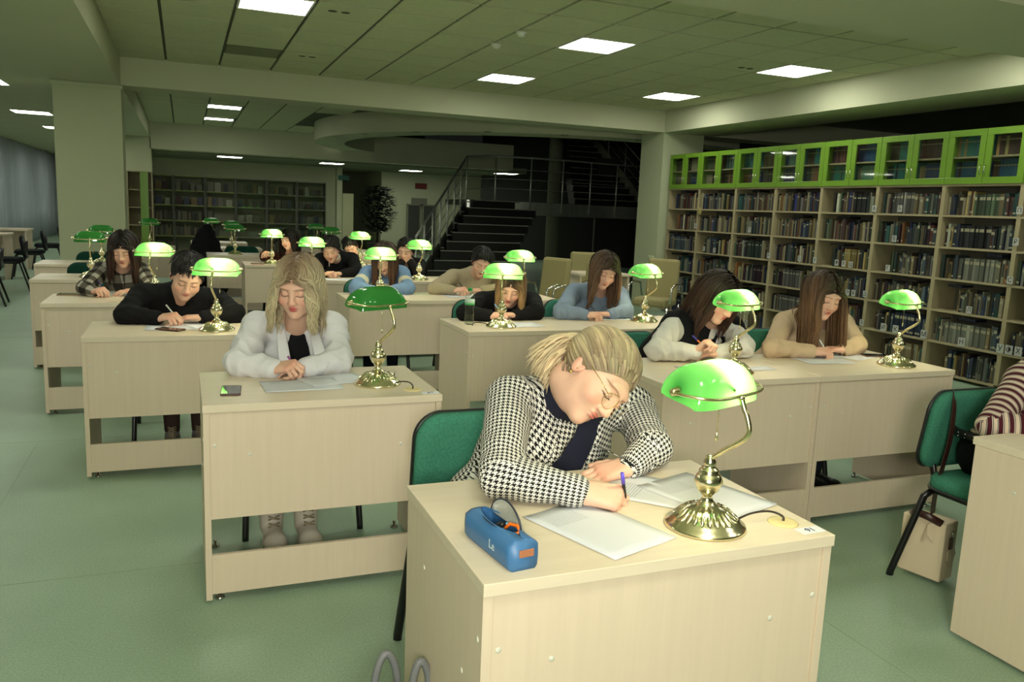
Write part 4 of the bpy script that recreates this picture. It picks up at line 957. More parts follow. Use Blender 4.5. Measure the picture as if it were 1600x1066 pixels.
class Grid:
    def __init__(s,lo,hi,h):
        s.lo=np.asarray(lo,float); s.h=h; s.n=np.maximum(4,np.ceil((np.asarray(hi)-s.lo)/h).astype(int)+1)
        s.D=np.full(s.n,.2,np.float32); s.ax=[(s.lo[i]+h*np.arange(s.n[i])).astype(np.float32) for i in range(3)]
    def sl(s,a,b,pad):
        i0=np.clip(np.floor((a-pad-s.lo)/s.h).astype(int),0,s.n); i1=np.clip(np.ceil((b+pad-s.lo)/s.h).astype(int)+1,0,s.n)
        if (i1<=i0).any(): return None
        S=tuple(slice(i0[k],i1[k]) for k in range(3)); X,Y,Z=s.ax[0][S[0]][:,None,None],s.ax[1][S[1]][None,:,None],s.ax[2][S[2]][None,None,:]
        return S,X,Y,Z
    def put(s,S,d,k,op):
        A=s.D[S]
        if op=='add':
            h=np.maximum(k-np.abs(A-d),0)/k; s.D[S]=np.minimum(A,d)-h*h*k*.25
        elif op=='sub':
            d=-d; h=np.maximum(k-np.abs(A-d),0)/k; s.D[S]=np.maximum(A,d)+h*h*k*.25
    def cap(s,a,b,ra,rb,k=.02,op='add'):
        a=V3(a);b=V3(b); R=max(ra,rb); r=s.sl(np.minimum(a,b)-R,np.maximum(a,b)+R,k+2*s.h)
        if r is None: return
        S,X,Y,Z=r; ba=b-a; L2=max(ba@ba,1e-9)
        t=((X-a[0])*ba[0]+(Y-a[1])*ba[1]+(Z-a[2])*ba[2])/L2; t=np.clip(t,0,1)
        d=np.sqrt((X-a[0]-t*ba[0])**2+(Y-a[1]-t*ba[1])**2+(Z-a[2]-t*ba[2])**2)-(ra+(rb-ra)*t)
        s.put(S,d,k,op)
    def ell(s,c,F,rad,k=.02,op='add',sub=False):
        c=V3(c); R=max(rad); r=s.sl(c-R,c+R,k+2*s.h)
        if r is None: return
        S,X,Y,Z=r; q=[]
        for i in range(3): q.append(((X-c[0])*F[i][0]+(Y-c[1])*F[i][1]+(Z-c[2])*F[i][2]))
        k0=np.sqrt(sum((q[i]/rad[i])**2 for i in range(3))); k1=np.sqrt(sum((q[i]/rad[i]**2)**2 for i in range(3)))
        d=k0*(k0-1)/np.maximum(k1,1e-6); s.put(S,d,k,op)
    def mesh(s): return surface_nets(s.D,s.lo,s.h)
I3=np.eye(3)
def head_frame(f,up):
    f=nrm(f); up=nrm(np.asarray(up)-f*np.dot(f,up)); x=np.cross(f,up)   # x = person's right
    return np.array([x,f,up])     # rows: right, forward, up
def skin_mat(name,c): return mat(name,c,.5,attr='Col',spec=.35,sss=.08)
M_SKIN=skin_mat('skin',(230,180,150))
M_HAIR=mat('hair',(120,90,60),.5,attr='Col',spec=.32)
N,L,b=nodes(M_HAIR)
u,v=uv_xy(N,L); cmb=N.new('ShaderNodeCombineXYZ'); L.new(math_node(N,L,'MULTIPLY',u,40),cmb.inputs[0]); L.new(math_node(N,L,'MULTIPLY',v,1.2),cmb.inputs[1])
nz=N.new('ShaderNodeTexNoise'); nz.inputs['Scale'].default_value=1; nz.inputs['Detail'].default_value=3; L.new(cmb.outputs[0],nz.inputs['Vector'])
src=b.inputs['Base Color'].links[0].from_socket; mr=N.new('ShaderNodeMapRange'); mr.inputs[1].default_value=.3; mr.inputs[2].default_value=.7; mr.inputs[3].default_value=.62; mr.inputs[4].default_value=1.22; L.new(nz.outputs['Fac'],mr.inputs[0])
sv=N.new('ShaderNodeVectorMath'); sv.operation='SCALE'; L.new(src,sv.inputs[0]); L.new(mr.outputs[0],sv.inputs['Scale']); L.new(sv.outputs[0],b.inputs['Base Color'])
bp=N.new('ShaderNodeBump'); bp.inputs['Strength'].default_value=.5; bp.inputs['Distance'].default_value=.002; L.new(nz.outputs['Fac'],bp.inputs['Height']); L.new(bp.outputs[0],b.inputs['Normal'])
# ---- cloth materials
def cloth(name,c,rough=.85,bump=(300,.25),var=None): return mat(name,c,rough,bump=(bump[0],bump[1],.002),var=var or ((6,6,6),.06),spec=.2)
def pattern_mat(name): 
    M=mat(name,(255,255,255),.85,spec=.2); return M
M_HOUND=pattern_mat('houndstooth_wool'); N,L,b=nodes(M_HOUND); u,v=uv_xy(N,L)
T=.0145  # one repeat in metres
ui=math_node(N,L,'FLOOR',math_node(N,L,'MULTIPLY',u,8/T)); vi=math_node(N,L,'FLOOR',math_node(N,L,'MULTIPLY',v,8/T))
def fmod(x,m): 
    return math_node(N,L,'FLOORED_MODULO',x,m)
warp=math_node(N,L,'LESS_THAN',fmod(ui,8),3.5); weft=math_node(N,L,'LESS_THAN',fmod(vi,8),3.5)
over=math_node(N,L,'LESS_THAN',fmod(math_node(N,L,'ADD',ui,vi),4),1.5)
fac=math_node(N,L,'ADD',math_node(N,L,'MULTIPLY',over,warp),math_node(N,L,'MULTIPLY',math_node(N,L,'SUBTRACT',1,over),weft))
L.new(mixrgb(N,L,fac,lin((226,224,216)),lin((22,22,26))),b.inputs['Base Color'])
def stripes_mat(name,bands,period,axis=1,base=(200,190,180),wob=0):
    """bands: list of (start,end,colour) in fractions of period"""
    M=pattern_mat(name); N,L,b=nodes(M); u,v=uv_xy(N,L); t=math_node(N,L,'FRACT',math_node(N,L,'MULTIPLY',v if axis else u,1/period)); c=None
    for s,e,col in bands:
        f=math_node(N,L,'MULTIPLY',math_node(N,L,'GREATER_THAN',t,s),math_node(N,L,'LESS_THAN',t,e)); c=mixrgb(N,L,f,c if c is not None else lin(base),lin(col))
    L.new(c,b.inputs['Base Color']); return M
M_STRIPE=stripes_mat('striped_knit',[(0,.42,(72,26,34)),(.42,.5,(196,180,168)),(.50,.56,(24,20,24)),(.62,.86,(206,184,160)),(.9,.96,(24,20,24))],.036,base=(206,196,186))
def plaid_mat():
    M=pattern_mat('plaid_flannel'); N,L,b=nodes(M); u,v=uv_xy(N,L); P_=.11
    a=math_node(N,L,'LESS_THAN',math_node(N,L,'FRACT',math_node(N,L,'MULTIPLY',u,1/P_)),.5); c=math_node(N,L,'LESS_THAN',math_node(N,L,'FRACT',math_node(N,L,'MULTIPLY',v,1/P_)),.5)
    s=math_node(N,L,'MULTIPLY',math_node(N,L,'ADD',a,c),.5); cr=N.new('ShaderNodeValToRGB'); L.new(s,cr.inputs[0]); cr.color_ramp.interpolation='CONSTANT'
    cr.color_ramp.elements[0].color=(*lin((176,172,160)),1); e=cr.color_ramp.elements[1]; e.position=.75; e.color=(*lin((40,38,34)),1); e=cr.color_ramp.elements.new(.25); e.color=(*lin((96,90,80)),1)
    L.new(cr.outputs[0],b.inputs['Base Color']); return M
M_PLAID=plaid_mat()
M_BLUECREAM=stripes_mat('blue_cream_knit',[(.62,.84,(206,202,180))],.30,base=(116,146,182))
M_WHITESH=cloth('white_cotton',(216,216,220),bump=(40,.25)); M_BLACKSW=cloth('black_knit',(17,17,19)); M_NAVY=cloth('dark_navy_knit',(38,40,58),bump=(500,.3)); M_BLACKT=cloth('black_top',(18,18,22))
M_GREYBLUE=cloth('grey_blue_knit',(128,144,164)); M_BEIGESW=cloth('beige_knit',(196,172,142)); M_OATSW=cloth('oatmeal_knit',(166,154,128)); M_BROWNB=cloth('dark_brown_blouse',(62,34,26)); M_HOODW=cloth('off_white_hoodie',(184,180,160))
M_VEST=cloth('black_vest_knit',(14,15,18)); M_WHITEB=cloth('white_blouse',(206,204,198),bump=(40,.2)); M_JEANS=cloth('dark_jeans',(30,34,44)); M_TROUS=cloth('black_trousers',(20,20,22)); M_BROWNTR=cloth('brown_trousers',(64,50,44))
M_BOOT=cloth('cream_boot_leather',(206,198,182),.5); M_SNEAK=cloth('grey_sneaker',(120,118,114),.6); M_SHOE=cloth('black_shoe',(22,22,24),.4)
M_SCALP=M_HAIR
def fnoise(P,f,seed):
    r=np.random.RandomState(seed); o=np.zeros(len(P))
    for k in range(4):
        d=r.normal(size=3); d/=np.linalg.norm(d); e=r.normal(size=3); e/=np.linalg.norm(e)
        o+=np.sin(P@d*f*(1+.5*k)+1.3*np.sin(P@e*f*.7+k)+r.uniform(0,6))/(1+.5*k)
    return o/2.6
def person(key,label,head,f,up,shR,shL,elR,elL,haR,haL,origin,top,hair,h=.004,sex='f',legs=M_JEANS,shoes=M_SHOE,hs=1.0,seed=1,skin=(224,180,156),lip=(196,92,86),handR=None,handL=None,sleeve=(1,1),neck=.053,pelvis=None,feet=None,bulk=1.0,name='person',body_only=False,eyes=True,shoe_kind='shoe'):
    """all joints in world metres. R = the person's own right (left in the picture)."""
    O=V3(origin); hd=V3(head)-O; SR=V3(shR)-O; SL=V3(shL)-O; ER=V3(elR)-O; EL=V3(elL)-O; HR=V3(haR[0])-O; HL=V3(haL[0])-O
    dR=nrm(haR[1]); dL=nrm(haL[1])
    root=empty(name,origin,0,label,'person'); global LAST
    rs=np.random.RandomState(seed)
    mid=(SR+SL)/2; PV=V3(pelvis)-O if pelvis is not None else np.array([mid[0]*.6,0.0,.56]); side=nrm(SL-SR); upt=nrm(mid-PV); side=nrm(side-upt*np.dot(side,upt)); fro=np.cross(side,upt)
    LAST=(O,mid,side,fro,upt); TF=np.array([side,fro,upt]); sw=np.linalg.norm(SL-SR)/2
    HF=head_frame(f,up)
    hl=lambda x,y,z: hd+hs*(HF[0]*x+HF[1]*y+HF[2]*z)
    fem=sex=='f'
    # ---------- skin: head and neck
    H=h*.62 if h<.006 else h*.75
    nb=mid+upt*.0+fro*.0
    lo=np.minimum(hd-.15,nb-.1); hi=np.maximum(hd+.15,nb+.1)
    G=Grid(lo,hi,H)
    E=lambda c,r,k=.02,op='add',F=HF: G.ell(hl(*c),F,[q*hs for q in r],k,op)
    C=lambda a,b_,ra,rb,k=.015,op='add': G.cap(hl(*a),hl(*b_),ra*hs,rb*hs,k,op)
    E((0,-.018,.032),(.074,.094,.084)); E((0,.028,-.012),(.064,.066,.078),.03); jw=.052 if fem else .058
    E((0,.030,-.058),(jw,.052,.046),.03); E((0,.068,-.090),(.022,.020,.018),.025)          # jaw, chin
    E((0,.080,.032),(.050,.016,.016),.02)                                                   # brow
    for s in (-1,1):
        E((s*.042,.062,-.026),(.022,.022,.022),.02)                                         # cheek
        E((s*.031,.100,.006),(.019,.016,.013),.012,'sub'); E((s*.031,.077,.006),(.0155,.0155,.0145),.006)  # socket, lid over the eyeball
        E((s*.0125,.098,-.030),(.008,.009,.007),.006)                                       # nostril wing
        E((s*.075,-.006,-.004),(.010,.019,.031),.010); E((s*.083,.004,-.002),(.006,.010,.018),.006,'sub')     # ear
    C((0,.086,.022),(0,.106,-.020),.008,.0105,.014); E((0,.106,-.027),(.0125,.012,.0095),.008)   # nose
    E((0,.091,-.0490),(.0185,.010,.0050),.006); E((0,.0885,-.0590),(.0155,.010,.0058),.006)     # lips
    E((0,.104,-.0545),(.020,.006,.0014),.003,'sub')
    G.cap(hl(0,-.035,-.06),nb+upt*.005,neck*1.0,neck*1.15,.03); G.cap(hl(0,.01,-.075),nb+upt*.0+fro*.03,neck*.7,neck*.9,.03)
    if not body_only:
        v1,q1=G.mesh()
    else: v1=np.zeros((0,3));q1=np.zeros((0,4),int)
    base=np.array(lin(skin)); colr=np.tile(base,(len(v1),1))
    if len(v1):
        loc=((v1-hd)@HF.T)/hs
        def blob(cx,cy,cz,rx,ry,rz,c,st):
            d=((loc[:,0]-cx)/rx)**2+((loc[:,1]-cy)/ry)**2+((loc[:,2]-cz)/rz)**2; wgt=np.clip(1.35-d,0,1)*st
            colr[:]=colr*(1-wgt[:,None])+np.array(lin(c))*wgt[:,None]
        for s in (-1,1):
            blob(s*.046,.07,-.028,.022,.04,.018,(228,142,122),.35); blob(s*.079,0,-.003,.014,.022,.03,(226,140,122),.4)
            # brow: an arched stroke
            for k in range(5):
                bx=s*(.014+.009*k); blob(bx,.095-.004*k,.0255+.0035*math.sin(k*.75),.0075,.03,.0026,(120,88,66) if sex=='f' else (50,36,28),.7)
            for k in range(6):
                bx=s*(.0175+.0055*k); blob(bx,.09,-.0005-.003*math.sin(PI*k/5)+.001,.0042,.03,.0021,(48,34,30),.95)   # lash line of the lowered lid
            blob(s*.031,.09,.009,.014,.03,.006,(196,140,120),.35)
        blob(0,.112,-.026,.014,.012,.012,(232,156,136),.4)
        blob(0,.098,-.0490,.0185,.03,.0046,lip,.85); blob(0,.098,-.0590,.0155,.03,.0052,lip,.85); blob(0,.1,-.0545,.021,.03,.0013,(110,44,44),.8)
    # ---------- skin: hands and forearms
    def hand(wr,d,el,sgn,pose,nrmv):
        n=nrm(nrmv); n=nrm(n-d*np.dot(n,d)); t=np.cross(n,d)*sgn*-1      # toward the thumb
        t=-np.cross(d,n)*(-1)*sgn if False else (np.cross(n,d) if sgn>0 else np.cross(d,n))
        Hh=max(H,.0022); s=.97 if fem else 1.06
        lo=np.minimum(wr-.13,wr+d*.1-.11); hi=np.maximum(wr+.13,wr+d*.1+.11); g=Grid(lo,hi,Hh)
        g.cap(el+(wr-el)*.55,wr,.036*s,.026*s,.02); 
        P_=lambda a,b_,c: wr+(d*a+t*b_+n*c)*s
        ks=[(.088,.030),(.092,.010),(.088,-.010),(.080,-.028)]
        for (a,b_) in ks: g.cap(P_(.005,b_*.55,0),P_(a,b_,.002),.0165,.0115,.014)
        lens=[(.040,.024,.019),(.044,.028,.020),(.041,.026,.019),(.033,.020,.017)]
        curl={'write':[(50,62,20),(62,66,25),(78,74,30),(84,74,30)],'rest':[(10,16,10),(12,18,10),(16,20,12),(20,24,14)],'fist':[(70,80,40),(74,84,40),(76,84,40),(78,84,40)]}[pose]
        tip0=None
        for i,(a,b_) in enumerate(ks):
            p=P_(a,b_,.0); ang=0; r_=[.0098,.0088,.0080,.0070]
            sp=(b_)*(.9 if pose=='rest' else -.4)
            for j in range(3):
                ang+=math.radians(curl[i][j]); dd=nrm(d*math.cos(ang)-n*math.sin(ang)+t*sp); q_=p+dd*lens[i][j]*s
                g.cap(p,q_,r_[j]*s*(.9 if i==3 else 1),r_[j+1]*s*(.9 if i==3 else 1),.004); p=q_
            if i==0: tip0=p
        # thumb from the side of the palm
        a0=P_(.022,.026,-.006); td={'write':nrm(d*.75+t*.5-n*.45),'rest':nrm(d*.75+t*.65-n*.1),'fist':nrm(d*.8+t*.2-n*.5)}[pose]; b1=a0+td*.040*s
        td2={'write':nrm(d*.8-t*.25-n*.45),'rest':nrm(d*.9+t*.35-n*.1),'fist':nrm(d*.2-t*.9-n*.3)}[pose]; b2=b1+td2*.028*s; b3=b2+nrm(td2-n*.1)*.022*s
        g.cap(P_(.004,.012,-.004),a0,.017,.015,.012); g.cap(a0,b1,.0145*s,.0115*s,.008); g.cap(b1,b2,.0112*s,.010*s,.004); g.cap(b2,b3,.010*s,.0082*s,.004)
        vv,qq=g.mesh(); cc=np.tile(base,(len(vv),1))
        kn=np.zeros(len(vv))
        for (a,b_) in ks: kn=np.maximum(kn,np.clip(1-np.linalg.norm(vv-P_(a+.004,b_,.008),axis=1)/.02,0,1))
        kn=np.maximum(kn,np.clip(1-np.linalg.norm(vv-tip0,axis=1)/.03,0,1)*.8)
        cc=cc*(1-.45*kn[:,None])+np.array(lin((226,132,112)))*.45*kn[:,None]
        return vv,qq,cc,tip0,b3
    VV=[v1];QQ=[q1];CC=[colr]; n0=len(v1); tips={}
    for nm_,wr,d_,el_,sg,spec in (('R',HR,dR,ER,1,handR or ('write',(-.35,-.1,1))),('L',HL,dL,EL,-1,handL or ('rest',(0,0,1)))):
        vv,qq,cc,t0,t1=hand(wr,d_,el_,sg,spec[0],spec[1]); VV.append(vv);QQ.append(qq+n0);CC.append(cc);n0+=len(vv); tips[nm_]=(t0+O,t1+O); tips['W']=(HR+O)
    # ---------- body under the clothes
    def torso(G,off,k=.045,arms=(1,1),armoff=0,low=True):
        G.ell(mid-upt*.125+fro*.005,TF,[sw*.93+off,.105*bulk+off,.17+off],k)
        G.ell((mid+PV)/2-fro*.0,TF,[sw*.80+off,.098*bulk+off,.20+off],k); 
        if low: G.ell(PV+upt*.02,TF,[.165+off,.125+off,.13+off],k)
        G.cap(SR+upt*.0+side*.03,SL-side*.03,.052+off,.052+off,k); G.cap(mid-fro*.01+upt*.01,mid+upt*.045-fro*.01,.07+off*.6,.055+off*.3,k)
        G.cap(SR,mid+upt*.035,.045+off,.045+off,k); G.cap(SL,mid+upt*.035,.045+off,.045+off,k)
        if fem:
            for s in (-1,1): G.ell(mid-upt*.175+side*s*.072+fro*.070,TF,[.062+off,.052+off,.062+off],.04)
        for Sx,Ex,Wx,a in ((SR,ER,HR,arms[0]),(SL,EL,HL,arms[1])):
            if a<=0: continue
            ao=off+armoff
            G.cap(Sx,Ex,.052*bulk+ao,.043*bulk+ao,k*.6)
            if a>.5: e=Ex+(Wx-Ex)*(a if a<1 else .97); G.cap(Ex,e,.043*bulk+ao,(.032+ao*.75),.018)
    G=Grid(np.min([SR,SL,ER,EL,PV,mid],0)-.2,np.max([SR,SL,ER,EL,PV,mid],0)+.2,.016 if h>.005 else .012)
    torso(G,-.016); vv,qq=G.mesh(); VV.append(vv);QQ.append(qq+n0);CC.append(np.tile(base,(len(vv),1)))
    me=mesh_np('body',np.concatenate(VV),np.concatenate(QQ),M_SKIN,True,np.clip(np.concatenate(CC),0,1)); o=bpy.data.objects.new('body',me); link(o,root)
    # ---------- clothes
    def cyl_uv(v,q):
        fn_=nrm_rows(np.cross(v[q[:,2]]-v[q[:,0]],v[q[:,3]]-v[q[:,1]])); vn_=np.zeros_like(v)
        for k in range(4): np.add.at(vn_,q[:,k],fn_)
        vn_=nrm_rows(vn_)
        segs=[(SR,ER,.055,0.0),(ER,HR,.05,.31),(SL,EL,.055,0.0),(EL,HL,.05,.31)]
        D=[]
        for a,b_,r,_ in segs:
            ba=b_-a; t=np.clip((v-a)@ba/(ba@ba),0,1); D.append(np.linalg.norm(v-a-t[:,None]*ba,axis=1)-r*1.1+.07*np.abs(vn_@nrm(ba))**2)
        tc_=np.abs(((v-mid)@side))/max(sw,.1)
        D.append(np.where(tc_<.95,.012,.08)-0*tc_)
        own=np.argmin(np.stack(D),0); fo=own[q[:,0]]
        uv=np.zeros((len(q),4,2))
        for k in range(4):
            a,b_,r,of=segs[k]; ax=nrm(b_-a); e1=nrm(np.cross(ax,[.3,.2,1])); e2=np.cross(ax,e1); m=fo==k
            P=v[q[m]]-a; th=np.arctan2(P@e2,P@e1); th=np.where(th-th[:,:1]>PI,th-2*PI,th); th=np.where(th-th[:,:1]<-PI,th+2*PI,th)
            uv[m,:,0]=th*r*1.3; uv[m,:,1]=P@ax+of
        m=fo==4; P=v[q[m]]-mid; fr_=(P@fro).mean(1,keepdims=True) if m.any() else 0
        uv[m,:,0]=P@side+ (0.4*(P@fro)*np.sign(P@side)); uv[m,:,1]=P@upt
        return uv.reshape(-1,2)
    tb=(mid+PV)/2
    for g_ in top:
        nm_,m_,off,ao,arms,opn,hh=g_['n'],g_['m'],g_['off'],g_.get('ao',0),g_.get('arms',sleeve),g_.get('open'),g_.get('h',h)
        pts=np.array([SR,SL,ER,EL,HR,HL,PV,mid]); G=Grid(pts.min(0)-.19,pts.max(0)+.16,hh)
        torso(G,off,arms=arms,armoff=ao,k=g_.get('k',.045))
        # neck hole
        nh=g_.get('neck',.0)
        if g_.get('collar'):   # turtleneck or hood ring
            G.cap(mid+upt*.02,mid+(hl(0,-.02,-.08)-mid)*g_['collar'],neck+.022,neck+.012,.03)
        if nh: G.ell(mid+upt*.085+fro*.035,TF,[nh,nh*1.15,.085],.012,'sub')
        if opn:
            if opn[0]=='v': # V or U opening from throat down the front
                G.cap(mid+upt*.06+fro*.12,mid-upt*opn[2]+fro*.16,opn[1],opn[1]*opn[3],.01,'sub')
            if opn[0]=='sleeveless': pass
        if g_.get('hood'): 
            G.cap(mid+upt*.03-side*.07-fro*.03,mid+upt*.05-fro*.075,.04,.05,.03); G.cap(mid+upt*.03+side*.07-fro*.03,mid+upt*.05-fro*.075,.04,.05,.03); G.cap(mid+upt*.01+side*.06+fro*.05,mid+upt*.03+side*.07-fro*.03,.025,.035,.03); G.cap(mid+upt*.01-side*.06+fro*.05,mid+upt*.03-side*.07-fro*.03,.025,.035,.03)
        if 'zmin' in g_:   # cut level hem
            pass
        v,q=G.mesh()
        # folds: denser at the elbows and along the flanks
        amp=g_.get('fold',.004)
        if amp:
            nA=np.zeros(len(v))
            for Ex in (ER,EL): nA=np.maximum(nA,np.clip(1-np.linalg.norm(v-Ex,axis=1)/.17,0,1))
            for Ex in (SR,SL): nA=np.maximum(nA,.6*np.clip(1-np.linalg.norm(v-Ex-(-upt*.08),axis=1)/.12,0,1))
            n_=fnoise(v+O*.3,22,seed+3); n3=fnoise(v+O*.3,34,seed+9); n2=fnoise(v,80,seed+5)
            rid=.5-np.abs(n3)*1.7
            fn=np.cross(v[q[:,2]]-v[q[:,0]],v[q[:,3]]-v[q[:,1]]); vn=np.zeros_like(v)
            for k in range(4): np.add.at(vn,q[:,k],fn)
            vn/=np.maximum(np.linalg.norm(vn,axis=1,keepdims=True),1e-9)
            fold2=np.zeros(len(v))
            for a,b_ in ((SR,ER),(ER,HR),(SL,EL),(EL,HL)):
                ba=b_-a; Ln=np.linalg.norm(ba); t=(v-a)@ba/Ln**2; dist=np.linalg.norm(v-a-np.clip(t,0,1)[:,None]*ba,axis=1); wg=np.clip(1-dist/.13,0,1)
                th=fnoise(v-a,9,seed+13)
                fold2+=wg*(.35-np.abs(np.sin(t*Ln*38+1.5*n_+2.6*th))*.9)*(.30+.70*nA)*1.6
            v=v+vn*(amp*rid*.8+amp*1.5*fold2+amp*.15*n2)[:,None]
        floor_=g_.get('rest',None)
        uv=cyl_uv(v,q); me=mesh_np(nm_,v,q,m_,True,None,uv); o=bpy.data.objects.new(nm_,me); link(o,root)
        if g_.get('label'): o['label']=g_['label']
        g_['obj']=o
    # ---------- legs
    FT=[V3(p)-O for p in feet] if feet else [np.array([-.1,-.42,.05]),np.array([.1,-.42,.05])]
    lowc=.3 if body_only else 1
    pts=np.array([PV]+FT); G=Grid(np.minimum(pts.min(0),[-.2,-.6,0])-[.12,.12,.0],np.maximum(pts.max(0),[.2,.2,.6])+.14,.013)
    G.ell(PV,TF,[.172,.135,.13],.05)
    for s,ft in zip((-1,1),FT):
        hip=PV+side*s*.09+np.array([0,0,-.02]); kn=np.array([ft[0]*.9+s*.01,min(ft[1]+.06,-.30),.50]); an=ft+np.array([0,.05,.06]); G.cap(hip,kn,.088,.062,.04); G.cap(kn,an,.060,.044,.03)
    v,q=G.mesh(); v[:,2]=np.maximum(v[:,2],.02); o=bpy.data.objects.new('trousers',mesh_np('trousers',v,q,legs)); link(o,root)
    for s,ft in zip((-1,1),FT):
        g=Grid(ft-[.08,.22,.07],ft+[.08,.14,.26],.007); 
        if shoe_kind=='boot': g.cap(ft+[0,.05,.02],ft+[0,.06,.22],.05,.062,.02)
        else: g.cap(ft+[0,.05,.02],ft+[0,.05,.06],.04,.04,.02)
        g.cap(ft+[0,.06,-.005],ft+[0,-.10,-.008],.042,.043,.02); g.ell(ft+[0,-.12,-.01],I3,[.047,.06,.04],.02)
        v,q=g.mesh(); v[:,2]=np.maximum(v[:,2],.004); o=bpy.data.objects.new('shoe',mesh_np('shoe',v,q,shoes)); link(o,root)
        if shoe_kind!='shoe':
            b_=MB(); 
            for k in range(6):
                z=(.06+.028*k) if shoe_kind=='boot' else (.05+.008*k); y=(-.045+.008*k) if shoe_kind=='boot' else (-.10+.018*k); yy=-.054+.01*min(k,3) if shoe_kind=='boot' else y
                b_.tube([Vector(ft)+Vector((-.022,yy-.0,z-.02)),Vector(ft)+Vector((0,yy-.012,z-.012+.004)),Vector(ft)+Vector((.022,yy,z-.004))],.0032,5); b_.tube([Vector(ft)+Vector((.022,yy,z-.02)),Vector(ft)+Vector((0,yy-.012,z-.012)),Vector(ft)+Vector((-.022,yy,z-.004))],.0032,5)
            if shoe_kind=='boot': b_.tube([Vector(ft)+Vector(p) for p in ((0,-.03,.19),(.05,-.05,.21),(.06,-.05,.18),(.01,-.04,.185),(-.04,-.05,.2),(-.03,-.05,.12))],.003,5)
            so=MB().prism([(ft[0]+.05*math.cos(a)*(1 if math.sin(a)<0 else .9),ft[1]-.035+.15*math.sin(a)) for a in [2*PI*k/24 for k in range(24)]],.0,.022)
            b_.build('laces',mat('shoe_lace',(150,138,112) if shoe_kind=='boot' else (220,218,212),.8),o); so.build('sole',mat('sole_pale',(188,180,164),.7),o)
    if body_only and hair is None: return root,tips,hl,HF
    # ---------- hair
    st=hair['style']; c0=np.array(lin(hair['c'])); c1=np.array(lin(hair.get('root',hair['c'])))
    hh=max(H,.003); G=Grid(hd-.17,hd+.17,hh)
    vol=hair.get('vol',.010)
    G.ell(hl(0,-.020,.034),HF,[(.074+vol)*hs,(.094+vol)*hs,(.084+vol)*hs],.01)
    if st=='short': G.ell(hl(0,.02,.075),HF,[.066*hs,.07*hs,.045*hs],.03)
    D=G.D; X,Y,Z=G.ax[0][:,None,None],G.ax[1][None,:,None],G.ax[2][None,None,:]
    ly=((X-hd[0])*HF[1][0]+(Y-hd[1])*HF[1][1]+(Z-hd[2])*HF[1][2])/hs; lz=((X-hd[0])*HF[2][0]+(Y-hd[1])*HF[2][1]+(Z-hd[2])*HF[2][2])/hs; lx_=((X-hd[0])*HF[0][0]+(Y-hd[1])*HF[0][1]+(Z-hd[2])*HF[0][2])/hs
    cut=(ly*.74-lz*.62+hair.get('line',-.016)-.05*np.abs(lx_)*0)   # >0 is face side
    G.D=np.maximum(D,cut*hs); 
    # sideburn notch round the ears
    v,q=G.mesh(); 
    if st=='short':
        n_=fnoise(v,120,seed); n2=fnoise(v,260,seed+1); v=v+nrm_rows(v-hd)*(n_*.0045+n2*.0025)[:,None]
    lc=((v-hd)@HF.T)/hs
    cc=c1+(c0-c1)*np.clip((.08-lc[:,2])/.08,0,1)[:,None]*.6; cc=cc*(1+.12*rs.normal(size=(len(v),1)))
    VH=[v];QH=[q];CH_=[np.clip(cc,0,1)]; uvh=np.zeros((len(q)*4,2)); uvq=v[q.reshape(-1)]; uvh[:,0]=((uvq-hd)@HF[0])*4; uvh[:,1]=((uvq-hd)@HF[1])*3; UH=[uvh]; n0=len(v)
    nl=hair.get('n',0)
    def edge_pts(n):
        z_=rs.uniform(-.055,.078,n); y_=(.62*z_-hair.get('line',-.016))/.74-.004; x_=(.074+vol)*np.sqrt(np.clip(1-((y_+.02)/(.094+vol))**2-((z_-.034)/(.084+vol))**2,0,1))*np.where(rs.uniform(0,1,n)<.5,-1,1)
        return hd+hs*(x_[:,None]*HF[0]+y_[:,None]*HF[1]+z_[:,None]*HF[2]),x_,y_,z_
    if nl:
        Kst=hair.get('steps',22); stp=hair.get('len',.30)/Kst
        ce=[(hl(0,-.020,.034),HF,np.array([.074+vol,.094+vol,.084+vol])*hs*1.0),(hl(0,.03,-.045),HF,np.array([.06,.068,.065])*hs),
            (mid-upt*.13+fro*.01,TF,np.array([sw*.93+.03,.125*bulk+.02,.185]))]
        caps=[(hl(0,-.02,-.05),mid,.062),(SR,SL,.085),(SR,ER,.078),(SL,EL,.078)]
        def pushout(P,offs,face=True):
            N_=np.zeros_like(P)
            for ci,(c,F,r) in enumerate(ce):
                if ci==1 and not face: continue
                rr=r+offs[:,None]; qd=(P-c)@F.T; k0=np.sqrt(((qd/rr)**2).sum(1)); ins=k0<1; sc_=1/np.maximum(k0,1e-3)
                nn=nrm_rows((qd/rr**2)@F)
                P=np.where(ins[:,None],c+(qd*sc_[:,None])@F,P); N_+=nn*np.clip(1.5-k0,0,1)[:,None]
            for a,b_,r in caps:
                ba=b_-a; t=np.clip((P-a)@ba/(ba@ba),0,1); cpt=a+t[:,None]*ba; dv=P-cpt; dd=np.linalg.norm(dv,axis=1); ins=dd<r+offs
                P=np.where(ins[:,None],cpt+dv/np.maximum(dd,1e-6)[:,None]*(r+offs)[:,None],P); N_+=dv*np.clip((r+.03-dd)/.03,0,1)[:,None]
            return P,N_
